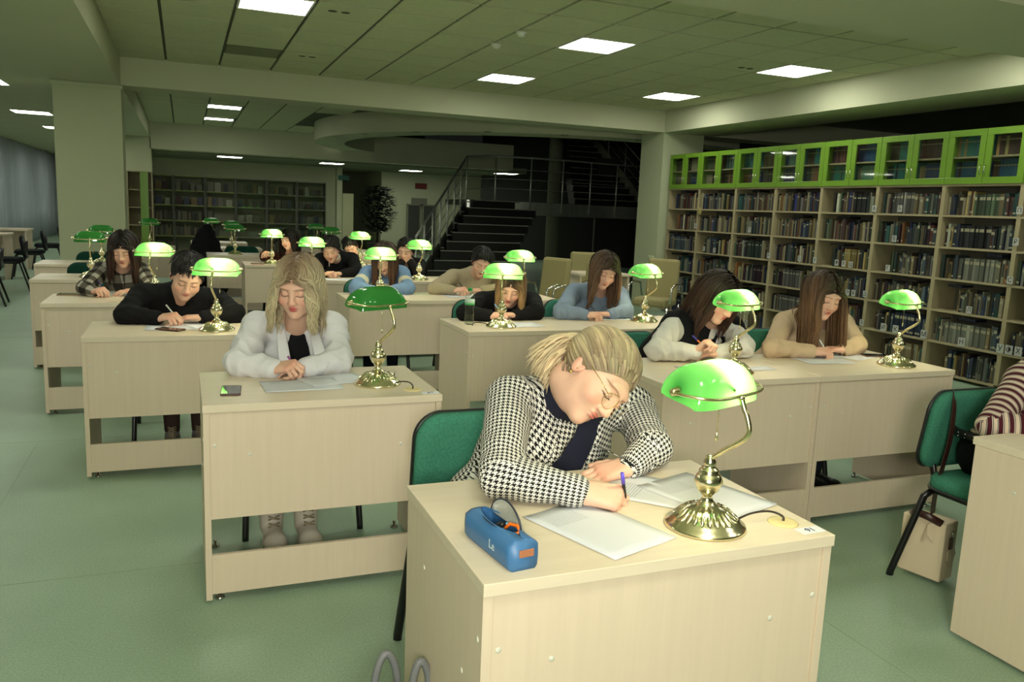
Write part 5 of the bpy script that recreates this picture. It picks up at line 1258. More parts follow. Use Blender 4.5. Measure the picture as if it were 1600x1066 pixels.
        def locks(starts,dirs,K,step,offs,grav,wave,keep=.55,wid=.008,tint=0,face=True,taper=1.0,target=None,flow=None):
            P=starts.copy(); d=dirs.copy(); n=len(P); path=[P.copy()]; ns=[]; ph=rs.uniform(0,6.28,n); fq=rs.uniform(.8,1.2,n)
            P,N_=pushout(P,offs,face); path=[P.copy()]; ns=[N_]
            for k in range(1,K):
                g_=np.tile(np.array([0,0,-1.]),(n,1))*grav
                if target is not None: g_=g_+nrm_rows(target-P)*1.0
                if flow is not None: g_=g_+flow(P,k/K)
                d=nrm_rows(d*keep+g_*(1-keep)); P=P+d*step
                if wave: 
                    sd=np.cross(d,nrm_rows(P-hd)); P=P+sd*(wave*min(1,k/K*1.8)*np.sin(k*.62*fq+ph))[:,None]*step
                if target is not None: P=np.where((np.linalg.norm(P-target,axis=1)<step*1.6)[:,None],target+(P-target)*.2,P)
                Pn,N_=pushout(P,offs,face); d=nrm_rows(Pn-path[-1]+1e-7); P=Pn; path.append(P.copy()); ns.append(N_)
            path=np.array(path); ns=np.array(ns); R=5; VL=[];QL=[];CL=[];UL=[]
            K_=K
            tg=np.gradient(path,axis=0); tg/=np.maximum(np.linalg.norm(tg,axis=2,keepdims=True),1e-9)
            out=path-hd; out=out-tg*(out*tg).sum(2,keepdims=True)+.3*(ns-tg*(ns*tg).sum(2,keepdims=True)); out/=np.maximum(np.linalg.norm(out,axis=2,keepdims=True),1e-9); sdv=np.cross(tg,out)
            tt_=np.linspace(0,1,K_); wd_=(np.minimum(1,.55+tt_*3)*(1-taper*np.clip((tt_-.55)/.45,0,1)**1.6*.93))[:,None]*(wid*rs.uniform(.7,1.35,n))[None,:]
            ring=[(math.cos(2*PI*j/R),math.sin(2*PI*j/R)) for j in range(R)]
            vv=np.stack([path+sdv*(c_*wd_)[...,None]+out*(s_*wd_*.38)[...,None] for c_,s_ in ring],2)   # K,n,R,3
            vv=vv.transpose(1,0,2,3).reshape(-1,3)
            bi=np.arange(n)[:,None,None]*K_*R+np.arange(K_-1)[None,:,None]*R; j=np.arange(R)[None,None,:]; jn=(j+1)%R
            qq=np.stack([bi+j,bi+jn,bi+R+jn,bi+R+j],-1).reshape(-1,4)
            tin=rs.uniform(.84,1.12,(n,1,1,1)); hue=rs.normal(0,.02,(n,1,1,3))
            mixr=np.clip(tt_*2.2-.1,0,1)[None,:,None,None]
            base_=(c1*(1-mixr)+c0*mixr)*tin*(1+hue)+np.zeros((n,K_,R,1)); cl=np.clip(base_.reshape(-1,3),0,1)
            us=np.zeros((n,K_-1,R,4,2)); us[...,0]=(rs.uniform(0,9,n))[:,None,None,None]+(np.arange(R)[None,None,:,None]+np.array([0,1,1,0])[None,None,None,:])*.03; us[...,1]=(np.arange(K_-1)[None,:,None,None]+np.array([0,0,1,1])[None,None,None,:])*.1
            return vv,qq,cl,us.reshape(-1,2)
        def addl(res):
            nonlocal n0
            vv,qq,cl,us=res; VH.append(vv);QH.append(qq+n0);CH_.append(cl);UH.append(us); n0+=len(vv)
        if st=='short':
            a=rs.uniform(-PI,PI,nl); r1=np.sqrt(rs.uniform(0,1,nl)); fr_=hair.get('fringe',0)
            xx=.066*r1*np.sin(a); yy=-.022+.085*r1*np.cos(a); zz=.034+(.080+vol)*np.sqrt(np.clip(1-r1**2*.80,.05,1))
            st_=hd+hs*(xx[:,None]*HF[0]+yy[:,None]*HF[1]+zz[:,None]*HF[2])
            dr=nrm_rows(np.sin(a)[:,None]*HF[0]+(np.cos(a)+.35)[:,None]*HF[1]-HF[2]*.15)
            ep,ex,ey,ez=edge_pts(70); addl(locks(ep,nrm_rows(HF[1]*.35-HF[2]*.7+np.sign(ex)[:,None]*HF[0]*.2*(ez<.05)[:,None]+rs.normal(0,.25,(70,3))),5,.0045,rs.uniform(.001,.003,70),.3,0,keep=.7,wid=.0045))
            addl(locks(st_,dr,8,hair.get('len',.055)/8,rs.uniform(.001,.010,nl),.55,.1,keep=.7,wid=.0052,face=True))
        if st in ('long','wavy'):
            part=hair.get('part',0.0)
            t=rs.uniform(-.2,1,nl); s=np.where(np.arange(nl)%2==0,-1.,1.); u_=rs.uniform(0,1,nl)**1.3
            # along the parting from forehead to crown, then spread down the back
            yy=.082-.17*np.clip(t,0,1); zz=.034+(.088+vol)*np.sqrt(np.clip(1-((yy+.02)/.105)**2,0,1)); 
            xx=part+s*(.004+.066*u_*np.clip(t+.1,0,1)); zz=zz*np.sqrt(np.clip(1-(xx/.1)**2,.2,1))
            st_=hd+hs*(xx[:,None]*HF[0]+yy[:,None]*HF[1]+zz[:,None]*HF[2])
            dr=nrm_rows(s[:,None]*HF[0]*1.0+HF[2]*.1-HF[1]*(.25+.9*(u_*np.clip(t,0,1)))[:,None])
            L_=hair.get('len',.30); K=hair.get('steps',24)
            def flow(P,tq):
                l=((P-hd)@HF.T)/hs; inface=(l[:,1]>.03)&(np.abs(l[:,0])<hair.get('face',.062))&(l[:,2]<.075)
                return (np.sign(l[:,0]+1e-6)*inface*2.6)[:,None]*HF[0]-inface[:,None]*HF[1]*.5-(HF[1]*hair.get('back',.15))[None]
            addl(locks(st_,dr,K,L_/K,rs.uniform(0,.014,nl),1.0,hair.get('wave',0),wid=hair.get('wid',.0075),flow=flow))
            nb_=nl//3                                                            # back of the head
            a=rs.uniform(-1.3,1.3,nb_); z_=rs.uniform(-.02,.1,nb_)
            st2=hd+hs*((.08*np.sin(a))[:,None]*HF[0]+(-.02-.095*np.cos(a)*np.sqrt(np.clip(1-((z_-.034)/.1)**2,.1,1)))[:,None]*HF[1]+z_[:,None]*HF[2])
            addl(locks(st2,np.tile(-HF[2],(nb_,1)),K,L_*.85/K,rs.uniform(0,.01,nb_),1.0,hair.get('wave',0),wid=hair.get('wid',.0075)*1.2))
        if st=='pony':
            tie=hl(*hair.get('tie',(0,-.115,.03)))
            # hairline start points, combed back to the tie
            a=rs.uniform(-1.45,1.45,nl); r1=rs.uniform(0,1,nl)
            xx=.078*np.sin(a); yh=.075*np.cos(a)-.01-.10*r1*np.cos(a)*.6; zh=.015+.072*np.cos(a)+.02*r1
            st_=hd+hs*(xx[:,None]*HF[0]+yh[:,None]*HF[1]+zh[:,None]*HF[2])
            addl(locks(st_,nrm_rows(-HF[1]*.8+HF[2]*.5+np.zeros((nl,3))),20,.0112*hs,rs.uniform(0,.006,nl),0.0,.0,keep=.72,wid=.0075,target=tie,face=True,taper=.55))
            ep,ex,ey,ez=edge_pts(150); addl(locks(ep,nrm_rows(-HF[1]*.9+HF[2]*.4+np.zeros((150,3))),18,.0112*hs,rs.uniform(0.001,.004,150),0,.0,keep=.72,wid=.006,target=tie,taper=.5))
            a=rs.uniform(-1.2,1.2,nl//3); st3=hd+hs*((.070*np.sin(a))[:,None]*HF[0]-(.055+.03*np.cos(a))[:,None]*HF[1]-(.055*np.cos(a)*.9)[:,None]*HF[2])
            addl(locks(st3,nrm_rows(HF[2]+np.zeros((nl//3,3))),10,.010,rs.uniform(0,.004,nl//3),0,.0,keep=.5,wid=.006,target=tie,taper=.5))
            npn=hair.get('pn',150); pd=nrm(hair.get('pdir',(-1,.2,0))); dd=nrm_rows(pd+rs.uniform(-.5,.5,(npn,3))); 
            c0s=c0; c1s=c1; c1=c0*.9; c0=np.array(lin(hair.get('tail',hair['c'])))
            addl(locks(tie+rs.normal(0,.008,(npn,3)),dd,18,hair.get('plen',.17)/18,np.full(npn,.0)+.004,.42,.25,keep=.84,wid=.0068,face=False))
            c0,c1=c0s,c1s
    me=mesh_np('hair',np.concatenate(VH),np.concatenate(QH),M_HAIR,True,np.clip(np.concatenate(CH_),0,1),np.concatenate(UH)); o=bpy.data.objects.new('hair',me); link(o,root)
    return root,tips,hl,HF
def nrm_rows(a): return a/np.maximum(np.linalg.norm(a,axis=1,keepdims=True),1e-9)
def pen(grip,base,label,col=(30,34,60),L_=.145,col2=None,r=.0042):
    """pen leaning out of a hand: from its tip on the paper up past the grip"""
    a=Vector(base); d=(Vector(grip)-a).normalized(); t=empty('pen',a,0,label,'pen','pens in the writers\' hands')
    MB().tube([(0,0,0),d*.012,d*.02,d*L_],[.0006,.003,r,r],8).build('barrel',mat('pen_%d_%d_%d'%col,col,.4),t)
    if col2: MB().tube([d*(L_-.03),d*(L_+.004)],[r*1.15,r*1.1],8).build('cap',mat('pencap_%d_%d_%d'%col2,col2,.4),t)
    return t
Z1=.755
def J(px,py,y=None,z=None): return at_y(px,py,y) if y is not None else at_z(px,py,z)
def JX(px,y,z):
    lo,hi=-8.,12.
    for _ in range(50):
        x=(lo+hi)/2; d=Vector((x,y,z-CAMZ)); u=800+FPX*d.dot(CR)/d.dot(CF)
        if u<px: lo=x
        else: hi=x
    return Vector((x,y,z))
def T_(n,m,off=.006,**k):
    k['ao']=k.get('ao',0)*.35; d=dict(n=n,m=m,off=off*.62); d.update(k); return d

from mathutils.bvhtree import BVHTree
def lapel(root,target,rows,mt,nm,thick=.003,lift=.003):
    """cloth flaps laid on a garment: rows of (height below the throat, inner x, outer x), both sides"""
    O,mid,side,fro,upt=LAST; ob=[c for c in root.children if c.name.startswith(target)][0]; me=ob.data
    bv=BVHTree.FromPolygons([v.co for v in me.vertices],[tuple(p_.vertices) for p_ in me.polygons])
    mb=MB(); nx=6
    for s in (-1,1):
        vs=[]; 
        for (z,xi,xo) in rows:
            ds=[]
            for i in range(nx):
                x=xo+(xi-xo)*i/(nx-1); o_=mid+side*(s*x)+upt*z+fro*.4; h_=bv.ray_cast(Vector(o_),Vector(-fro)); d=h_[3] if h_[0] is not None else None
                if d is None or (ds and d>ds[-1]+.012): d=ds[-1]+.001 if ds else .28
                ds.append(d); vs.append(Vector(o_-fro*(d-lift)))
        fs=[]
        for r in range(len(rows)-1):
            for i in range(nx-1): q=r*nx+i; f=(q,q+1,q+nx+1,q+nx); fs.append(f if s<0 else f[::-1])
        mb.add(vs,fs,0,True)
    o=mb.build(nm,mt,root); m_=o.modifiers.new('t','SOLIDIFY'); m_.thickness=thick; m_.offset=-1
    uvl=o.data.uv_layers.new(name='UVMap')
    for l in o.data.loops:
        c=np.array(o.data.vertices[l.vertex_index].co)-mid; uvl.data[l.index].uv=(float(c@side)*.9+float(c@upt)*.3,float(c@upt)*.95-float(c@side)*.3)
    return o
def auto_pen(tips,wr,label,col,L_=.135,col2=None):
    b=(Vector(tips[0])+Vector(tips[1]))/2; base=Vector((b.x,b.y,.7535)); w_=Vector(wr)-base; w_.z=0
    base=base-w_.normalized()*.012; g=base+Vector((0,0,1.0))+w_.normalized()*.75
    return pen(g,base,label,col,L_,col2)
# ---- 1. houndstooth jacket, nearest
r_,tips,hl,HF=_p=person('A','woman in a houndstooth jacket with a blonde ponytail and glasses, writing at the nearest desk',
 head=J(929,590,y=1.92),f=vdir(.38,-.66,.64),up=vdir(.83,.54,.10),
 shR=J(796,626,y=2.10),shL=J(990,640,y=2.20),elR=J(783,742,z=.815),elL=J(1018,700,z=.812),
 haR=(J(912,770,z=.788),vdir(.99,-.16,.05)),haL=(J(985,728,z=.783),vdir(-.95,-.25,.15)),handR=('write',(-.1,-.55,.85)),handL=('rest',(.05,-.3,1)),
 origin=(.88,2.26,0),pelvis=(.86,2.22,.55),
 top=[T_('turtleneck',M_NAVY,.002,arms=(.9,.9),collar=.62,fold=.0015,h=.0055),T_('jacket',M_HOUND,.016,ao=.008,arms=(.9,.9),open=('v',.060,.62,1.15),neck=.085,h=.0042,fold=.004,label='houndstooth jacket, open over a dark turtleneck')],
 hair=dict(style='pony',c=(200,182,144),root=(146,126,102),tail=(222,202,164),n=511,pn=230,plen=.19,pdir=vdir(-.92,-.10,.1),tie=(-.012,-.112,.03),vol=.009),h=.0042,seed=2,legs=M_TROUS,hs=1.07,bulk=1.06,neck=.056)
lapel(r_,'jacket',[(.035,.060,.088),(.0,.052,.108),(-.05,.050,.122),(-.075,.050,.126),(-.082,.052,.098),(-.14,.055,.092),(-.22,.060,.078),(-.28,.062,.068)],M_HOUND,'lapels')
a=Vector(tips['R'][0]); pen(J(972,738,y=1.66),J(978,787,z=.752),'black pen with a violet cap in the houndstooth woman\'s hand',(28,28,30),.10,(96,84,220),.0045)
# glasses and earring
M_GOLD=mat('gold_wire',(226,196,130),.2,1.)
gp=MB()
for s in (-1,1):
    gp.tube([Vector(hl(s*.033+.024*math.cos(a),.112+.0*math.sin(a)-.012*abs(math.cos(a))*(1 if s*math.cos(a)>0 else .1),.002+.022*math.sin(a))) for a in [2*PI*k/28 for k in range(28)]],.0009,5,closed=True)
    gp.tube([Vector(hl(s*.057,.101,.008)),Vector(hl(s*.072,.07,.012)),Vector(hl(s*.082,.0,.012)),Vector(hl(s*.08,-.02,-.002))],.0009,5)
gp.tube([Vector(hl(-.010,.113,.006)),Vector(hl(0,.116,.010)),Vector(hl(.010,.113,.006))],.0009,5); gp.build('glasses',M_GOLD,r_)
gl=MB(); 
for s in (-1,1):
    n=20; gl.add([Vector(hl(s*.033+.023*math.cos(2*PI*k/n),.111-.010*abs(math.cos(2*PI*k/n))*(1 if s*math.cos(2*PI*k/n)>0 else .1),.002+.021*math.sin(2*PI*k/n))) for k in range(n)],[tuple(range(n))])
gl.build('lens',M_GLASS,bpy.data.objects['glasses'])
MB().tube([Vector(hl(.081,.0,-.034)),Vector(hl(.084,.003,-.041))],.0035,8).tube([Vector(hl(.082,.004,-.02)),Vector(hl(.084,.007,-.02))],.0022,8).build('earring',M_GOLD,r_)
# ---- 2. white shirt blonde
r_,tips,hl,HF=_p=person('D','blonde woman in an open white shirt over a black top, writing',
 head=J(466,451,y=3.52),f=vdir(-.02,-.40,.91),up=vdir(.05,.90,.4),shR=J(403,512,y=3.68),shL=J(518,512,y=3.68),elR=JX(374,3.47,0.80),elL=JX(530,3.47,0.80),
 haR=(JX(428,3.38,.79),vdir(.9,.12,.30)),haL=(JX(478,3.41,.785),vdir(-.8,-.1,.3)),handR=('write',(-.1,-.4,.9)),
 origin=(.47,3.80,0),pelvis=(.47,3.80,.55),top=[T_('tank_top',M_BLACKT,.002,arms=(0,0),neck=.115,fold=.001,h=.006),T_('shirt',M_WHITESH,.020,ao=.016,arms=(.93,1.0),open=('v',.056,.60,1.05),neck=.085,h=.005,fold=.0075,label='white shirt worn open')],
 hair=dict(style='wavy',c=(196,182,148),root=(140,118,92),n=868,len=.29,steps=26,wave=.62,wid=0.0045,vol=.014,face=.056,back=.0),h=.005,seed=4,lip=(190,52,66),legs=M_TROUS,shoes=M_BOOT,feet=[(.33,3.47,.05),(.475,3.45,.05)],shoe_kind='boot',hs=1.05,neck=.05)
auto_pen(_p[1]['R'],_p[1]['W'],'thin violet pen in the blonde woman\'s hand',(150,70,140),.11)
lapel(r_,'shirt',[(.05,.052,.075),(.02,.050,.090),(-.02,.050,.105),(-.06,.054,.075)],M_WHITESH,'collar',.003)
lapel(r_,'shirt.001' if False else 'shirt',[(-.06,.056,.080),(-.15,.060,.086),(-.25,.064,.09),(-.34,.066,.09)],M_WHITESH,'button_placket',.002,.002)
# ---- 3. man in black sweater
r_,tips,hl,HF=_p=person('E','man in a black sweater with short dark hair, at the third left desk',
 head=J(292,433,y=4.98),f=vdir(.34,-.60,.72),up=vdir(.42,.76,.5),shR=J(222,462,y=5.18),shL=J(338,470,y=5.20),elR=JX(196,5.00,0.80),elL=JX(366,5.00,0.80),
 haR=(JX(247,4.93,.79),vdir(.95,.1,.2)),haL=(JX(318,4.96,.785),vdir(-.95,.0,.2)),origin=(-.06,5.34,0),pelvis=(-.06,5.34,.55),
 top=[T_('sweater',M_BLACKSW,.018,ao=.010,arms=(.95,.95),collar=.5,h=.007,fold=.006)],hair=dict(style='short',n=150,c=(24,20,18),vol=.012,line=-.008),h=.0055,sex='m',seed=6,lip=(186,110,96),legs=M_BROWNTR,shoes=M_SNEAK,shoe_kind='sneaker',feet=[(-.09,5.0,.05),(.06,5.0,.05)],hs=1.07,neck=.058,bulk=1.08)
auto_pen(_p[1]['R'],_p[1]['W'],'white pen in the black-sweater man\'s hand',(214,214,210),.14)
p=J(290,489,z=.79); tag(MB().tube([p,p+Vector((.07,.0,.02))],.004,8).build('pen',mat('pen_214_214_210',(214,214,210),.4)),'second white pen held across the black-sweater man\'s left hand','pen')
# ---- 4. plaid girl
_p=person('F','girl in a grey plaid shirt with long dark hair, behind the man in black',
 head=J(193,391,y=6.60),f=vdir(.22,-.50,.84),up=vdir(.12,.88,.45),shR=J(160,424,y=6.74),shL=J(222,424,y=6.76),elR=JX(132,6.44,0.80),elL=JX(240,6.44,0.80),
 haR=(JX(146,6.36,.785),vdir(.8,.1,.5)),haL=(JX(218,6.39,.785),vdir(-.8,0,.4)),origin=(-.42,6.86,0),pelvis=(-.42,6.84,.55),
 top=[T_('plaid_shirt',M_PLAID,.016,ao=.012,h=.009,fold=.005,neck=.07)],hair=dict(style='long',c=(58,38,30),root=(30,22,18),n=232,len=.36,steps=18,wave=.15,wid=0.0086,vol=.012,face=.05),h=.007,seed=8,lip=(180,90,84),hs=1.04)
auto_pen(_p[1]['R'],_p[1]['W'],'dark pen in the plaid-shirt girl\'s hand',(60,50,110),.14)
# ---- 5. black sweater woman by the bottle
_p=person('S1','woman in a black sweater with loose light brown hair, behind the lamp by the bottle',
 head=J(797,449,y=5.02),f=vdir(-.05,-.55,.82),up=vdir(.15,.82,.5),shR=J(752,472,y=5.20),shL=J(832,472,y=5.22),elR=JX(727,4.96,0.80),elL=JX(838,4.96,0.80),
 haR=(JX(764,4.90,.785),vdir(.85,.05,.4)),haL=(JX(806,4.93,.785),vdir(-.8,0,.4)),origin=(2.0,5.34,0),pelvis=(2.0,5.34,.55),
 top=[T_('sweater',M_BLACKSW,.018,ao=.010,h=.008,fold=.005,neck=.06)],hair=dict(style='long',c=(150,118,80),root=(62,44,34),n=263,len=.26,steps=18,wave=.25,wid=0.0072,vol=.012,face=.052),h=.006,seed=10,lip=(196,84,84),hs=1.04)
auto_pen(_p[1]['R'],_p[1]['W'],'light blue pen in the black-sweater woman\'s hand',(120,160,220),.14)
# ---- 6. grey-blue sweater girl
_p=person('S2','girl in a grey-blue sweater with long brown hair, writing in the third row',
 head=J(944,424,y=5.06),f=vdir(.16,-.50,.85),up=vdir(.30,.85,.42),shR=J(897,457,y=5.24),shL=J(968,462,y=5.26),elR=JX(876,4.97,0.80),elL=JX(978,4.97,0.80),
 haR=(JX(914,4.90,.785),vdir(.97,.0,.2)),haL=(JX(955,4.93,.785),vdir(-.95,0,.2)),origin=(2.72,5.36,0),pelvis=(2.72,5.36,.55),
 top=[T_('sweater',M_GREYBLUE,.014,ao=.012,h=.007,fold=.006,neck=.06)],hair=dict(style='long',c=(106,80,58),root=(64,48,36),n=294,len=.40,steps=20,wave=.12,wid=0.0072,vol=.010,face=.052),h=.006,seed=12,lip=(190,104,92),hs=1.05)
auto_pen(_p[1]['R'],_p[1]['W'],'dark pen in the grey-blue sweater girl\'s hand',(40,40,46),.13)
# ---- 7. black vest
_p=person('B1','woman in a black vest over a white blouse, face hidden behind a lit lamp',
 head=J(1122,466,y=3.50),f=vdir(.42,-.62,.66),up=vdir(.42,.74,.5),shR=J(1056,508,y=3.68),shL=J(1142,518,y=3.72),elR=JX(1026,3.44,0.81),elL=JX(1163,3.44,0.81),
 haR=(JX(1086,3.38,.80),vdir(.6,.55,.3)),haL=(JX(1122,3.41,.785),vdir(-.9,0,.2)),handR=('fist',(-.2,.6,.7)),origin=(2.30,3.78,0),pelvis=(2.30,3.78,.55),
 top=[T_('blouse',M_WHITEB,.010,ao=.020,h=.0055,fold=.007,neck=.05,collar=.32,arms=(1,1)),T_('vest',M_VEST,.050,arms=(0,0),neck=.085,open=('v',.040,.10,.3),h=.006,fold=.002,k=.03,label='black knitted vest')],
 hair=dict(style='long',c=(70,50,38),root=(42,32,26),n=403,len=.34,steps=20,wave=.08,wid=0.0065,vol=.009,face=.056,back=.55),h=.005,seed=14,hs=1.06)
t=pen(J(1093,535,y=3.42),J(1108,549,y=3.40),'orange and blue pen in the black-vest woman\'s hand',(236,120,40),.115,(60,60,150))
lapel(_p[0],'vest',[(.055,.012,.062),(.02,.010,.070),(-.02,.016,.066),(-.055,.040,.046)],M_WHITEB,'blouse_collar',.003,.006)
# ---- 8. beige sweater, long straight hair
_p=person('B2','woman in a beige sweater with very long straight brown hair, nearest the bookcases',
 head=J(1285,464,y=3.52),f=vdir(.20,-.42,.88),up=vdir(.22,.90,.36),shR=J(1226,505,y=3.70),shL=J(1318,508,y=3.74),elR=JX(1206,3.44,0.80),elL=JX(1340,3.44,0.80),
 haR=(JX(1268,3.38,.785),vdir(.97,0,.2)),haL=(JX(1318,3.41,.785),vdir(-.95,0,.25)),origin=(3.18,3.80,0),pelvis=(3.18,3.80,.55),
 top=[T_('sweater',M_BEIGESW,.010,ao=.010,h=.0055,fold=.004,neck=.06)],hair=dict(style='long',c=(112,82,54),root=(58,44,34),n=511,len=.46,steps=24,wave=.05,wid=0.0065,vol=.010,face=.054,back=-.1),h=.005,seed=16,lip=(196,96,88),hs=1.05)
auto_pen(_p[1]['R'],_p[1]['W'],'pale pen in the beige-sweater woman\'s hand',(200,204,210),.12)
# ---- 9. striped sweater, right frame edge
r9=person('C','person in a maroon and cream striped sweater, cut off by the right frame edge',
 head=Vector((3.28,1.98,1.28)),f=(-.1,-.8,-.5),up=(-.05,-.5,.85),shR=J(1597,596,y=2.12),shL=Vector((3.50,2.10,1.00)),elR=J(1549,664,y=2.02),elL=Vector((3.56,1.86,.83)),
 haR=(Vector((3.10,1.70,.79)),(.8,-.5,0)),haL=(Vector((3.30,1.72,.785)),(-.9,-.3,0)),origin=(3.12,2.20,0),pelvis=(3.08,2.22,.55),
 top=[T_('sweater',M_STRIPE,.008,ao=.008,h=.0055,fold=.003,neck=.06)],hair=dict(style='short',n=150,c=(60,44,34),vol=.014),h=.006,seed=18,legs=M_TROUS,hs=1.04)
# belt with eyelets
t=MB()
for k in range(26):
    a=2*PI*k/26
pts=[Vector((.185*math.cos(2*PI*k/30)-.04,.15*math.sin(2*PI*k/30)+.02,.655)) for k in range(30)]
b_=MB().tube(pts,.012,6,closed=True,flat=1.6).build('belt',M_BLACKP,r9[0])
ey=MB()
for k in range(30):
    p=pts[k]; 
    for dz in (-.007,.007): ey.tube([p+Vector((0,0,dz))+Vector((math.cos(2*PI*k/30),math.sin(2*PI*k/30),0))*.013,p+Vector((0,0,dz))+Vector((math.cos(2*PI*k/30),math.sin(2*PI*k/30),0))*.016],.0035,6)
ey.build('eyelets',M_CHROME,b_)
# ---- 10. blue and cream sweater
_p=person('R1','girl in pale blue sweater with cream sleeve patches',
 head=J(601,405,y=6.66),f=vdir(0,-.62,.78),up=vdir(.03,.80,.6),shR=J(575,428,y=6.82),shL=J(628,428,y=6.82),elR=JX(556,6.52,0.80),elL=JX(637,6.52,0.80),
 haR=(JX(584,6.42,.785),vdir(.9,0,.4)),haL=(JX(612,6.45,.785),vdir(-.9,0,.4)),origin=(1.50,6.92,0),pelvis=(1.50,6.92,.55),
 top=[T_('sweater',M_BLUECREAM,.018,ao=.016,h=.009,fold=.004,neck=.06)],hair=dict(style='long',c=(84,58,42),root=(60,44,34),n=217,len=.34,steps=16,wave=.08,wid=0.0094,vol=.012,face=.036),h=.008,seed=20,hs=1.03)
# ---- 11. oatmeal sweater man
_p=person('R2','man in a pale beige sweater with short dark hair, writing in the fourth row',
 head=J(752,411,y=6.68),f=vdir(.14,-.55,.82),up=vdir(.30,.82,.45),shR=J(706,433,y=6.86),shL=J(776,434,y=6.88),elR=JX(678,6.52,0.80),elL=JX(790,6.52,0.80),
 haR=(JX(708,6.44,.79),vdir(.9,.05,.3)),haL=(JX(752,6.47,.785),vdir(-.9,0,.3)),origin=(2.38,6.94,0),pelvis=(2.38,6.94,.55),
 top=[T_('sweater',M_OATSW,.014,ao=.012,h=.009,fold=.005,collar=.25)],hair=dict(style='short',n=150,c=(20,17,15),vol=.016,line=-.010),h=.007,sex='m',seed=22,hs=1.03,lip=(190,116,100))
auto_pen(_p[1]['R'],_p[1]['W'],'thin pen in the pale beige sweater man\'s hand',(50,50,60),.13)
# ---- 12. panda hoodie
r_,tips,hl,HF=_p=person('M1','youth in a black hoodie with a round white patch, head bent in the fifth row',
 head=J(517,391,y=8.28),f=vdir(.05,-.5,.85),up=vdir(-.05,.85,.45),shR=J(500,406,y=8.46),shL=J(551,406,y=8.46),elR=JX(494,8.08,0.80),elL=JX(558,8.08,0.80),
 haR=(JX(506,8.00,.785),vdir(.9,0,.4)),haL=(JX(536,8.03,.785),vdir(-.9,0,.4)),origin=(1.35,8.54,0),pelvis=(1.35,8.54,.55),
 top=[T_('hoodie',M_BLACKSW,.018,ao=.014,h=.011,fold=.005,hood=True)],hair=dict(style='short',n=150,c=(24,20,18),vol=.020,line=-.010),h=.009,sex='m',seed=24,hs=1.03)
p=J(525,401,y=8.27)-r_.location
MB().lathe([(.001,.006),(.038,.005),(.043,0)],20).build('round_patch',mat('white_patch',(196,194,176),.7),r_).location=p
o=[c for c in r_.children if c.name.startswith('round_patch')][0]; o.rotation_euler=(PI/2-.3,0,-.3)
for s in (-1,1): MB().lathe([(.001,.009),(.010,.008),(.011,.006)],12,(s*.015,.004,0)).build('patch_mark',M_BLACKP,o)
MB().tube([Vector(p)+Vector((-.07,.0,-.0)),Vector(p)+Vector((-.068,-.01,-.10))],.004,6).build('drawstring',M_WHITEP,r_)
# ---- 13. white hoodie
_p=person('N2','youth in an off-white hoodie with dark hair, behind the black hoodie youth',
 head=J(548,387,y=10.02),f=vdir(.1,-.55,.8),up=vdir(-.2,.85,.4),shR=J(532,402,y=10.2),shL=J(573,400,y=10.2),elR=JX(530,9.93,0.80),elL=JX(580,9.93,0.80),
 haR=(JX(545,9.86,.785),vdir(.9,0,.4)),haL=(J(562,402,y=9.98),vdir(-.5,.7,.1)),handL=('fist',(.3,0,1)),origin=(1.90,10.3,0),pelvis=(1.90,10.3,.55),
 top=[T_('hoodie',M_HOODW,.020,ao=.016,h=.012,fold=.005,hood=True)],hair=dict(style='short',n=150,c=(28,22,18),vol=.014,line=-.009),h=.010,sex='m',seed=26,hs=1.03)
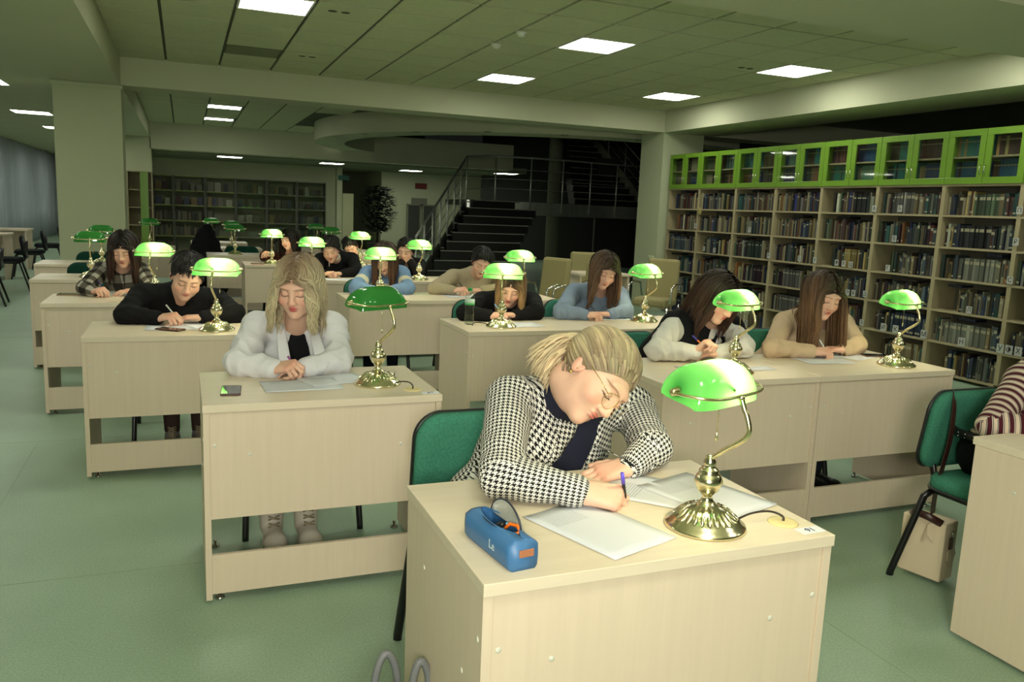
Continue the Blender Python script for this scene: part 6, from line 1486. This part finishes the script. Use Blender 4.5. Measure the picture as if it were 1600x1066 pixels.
# ---- 14. dark youth by the stair
_p=person('M2','dark haired youth in black covering his mouth, before the stairs',
 head=J(634,393,y=8.30),f=vdir(-.15,-.35,.9),up=vdir(.1,.92,.3),shR=J(612,414,y=8.5),shL=J(656,414,y=8.5),elR=JX(610,8.10,0.80),elL=JX(654,8.10,0.80),
 haR=(J(628,410,y=8.26),vdir(.4,.8,.1)),haL=(J(642,410,y=8.26),vdir(-.4,.8,.1)),handR=('fist',(-.3,-.6,.3)),handL=('fist',(.3,-.6,.3)),origin=(2.12,8.54,0),pelvis=(2.12,8.54,.55),
 top=[T_('hoodie',M_BLACKSW,.018,ao=.014,h=.011,fold=.005)],hair=dict(style='short',n=150,c=(22,18,16),vol=.018,line=-.008),h=.009,sex='m',seed=28,hs=1.03)
# ---- 15. brown blouse
_p=person('N1','girl in a dark brown blouse with long dark hair, far middle desk',
 head=J(452,376,y=9.98),f=vdir(-.30,-.22,.92),up=vdir(-.22,.95,.15),shR=J(431,403,y=10.14),shL=J(474,403,y=10.14),elR=JX(413,9.93,0.82),elL=JX(482,9.93,0.82),
 haR=(JX(411,9.90,.80),vdir(.3,.5,.5)),haL=(JX(456,9.93,.785),vdir(-.9,0,.3)),origin=(1.16,10.25,0),pelvis=(1.16,10.25,.55),
 top=[T_('blouse',M_BROWNB,.014,ao=.014,h=.012,fold=.004,open=('v',.03,.12,.2),neck=.07)],hair=dict(style='long',c=(34,24,20),root=(24,18,16),n=170,len=.32,steps=14,wave=.1,wid=0.0108,vol=.014,face=.056),h=.009,seed=30,hs=1.03,lip=(180,50,60))

# coats heaped over a chair far back
c=at_y(322,395,12.3); t=empty('coat_heap',(c.x,12.3,0),0,'black coats heaped on a chair in front of the far bookcases','coat')
G=Grid([-.5,-.4,0.1],[.6,.4,1.25],.02)
for a,b_,ra,rb in (((0,0,.5),(0,0,.95),.22,.13),((-.16,0,.3),(-.1,0,.8),.14,.1),((.14,0,.25),(.1,0,.82),.16,.09),((.2,-.05,.62),(.42,-.1,.55),.08,.06),((0,.05,.9),(.03,.05,1.05),.12,.06)): G.cap(a,b_,ra,rb,.05)
v,q=G.mesh(); v=v+(fnoise(v,30,3)*.018)[:,None]*nrm_rows(v-[0,0,.6]); o=bpy.data.objects.new('coat',mesh_np('coat',v,q,M_BLACKSW)); link(o,t)
tag(o,None)
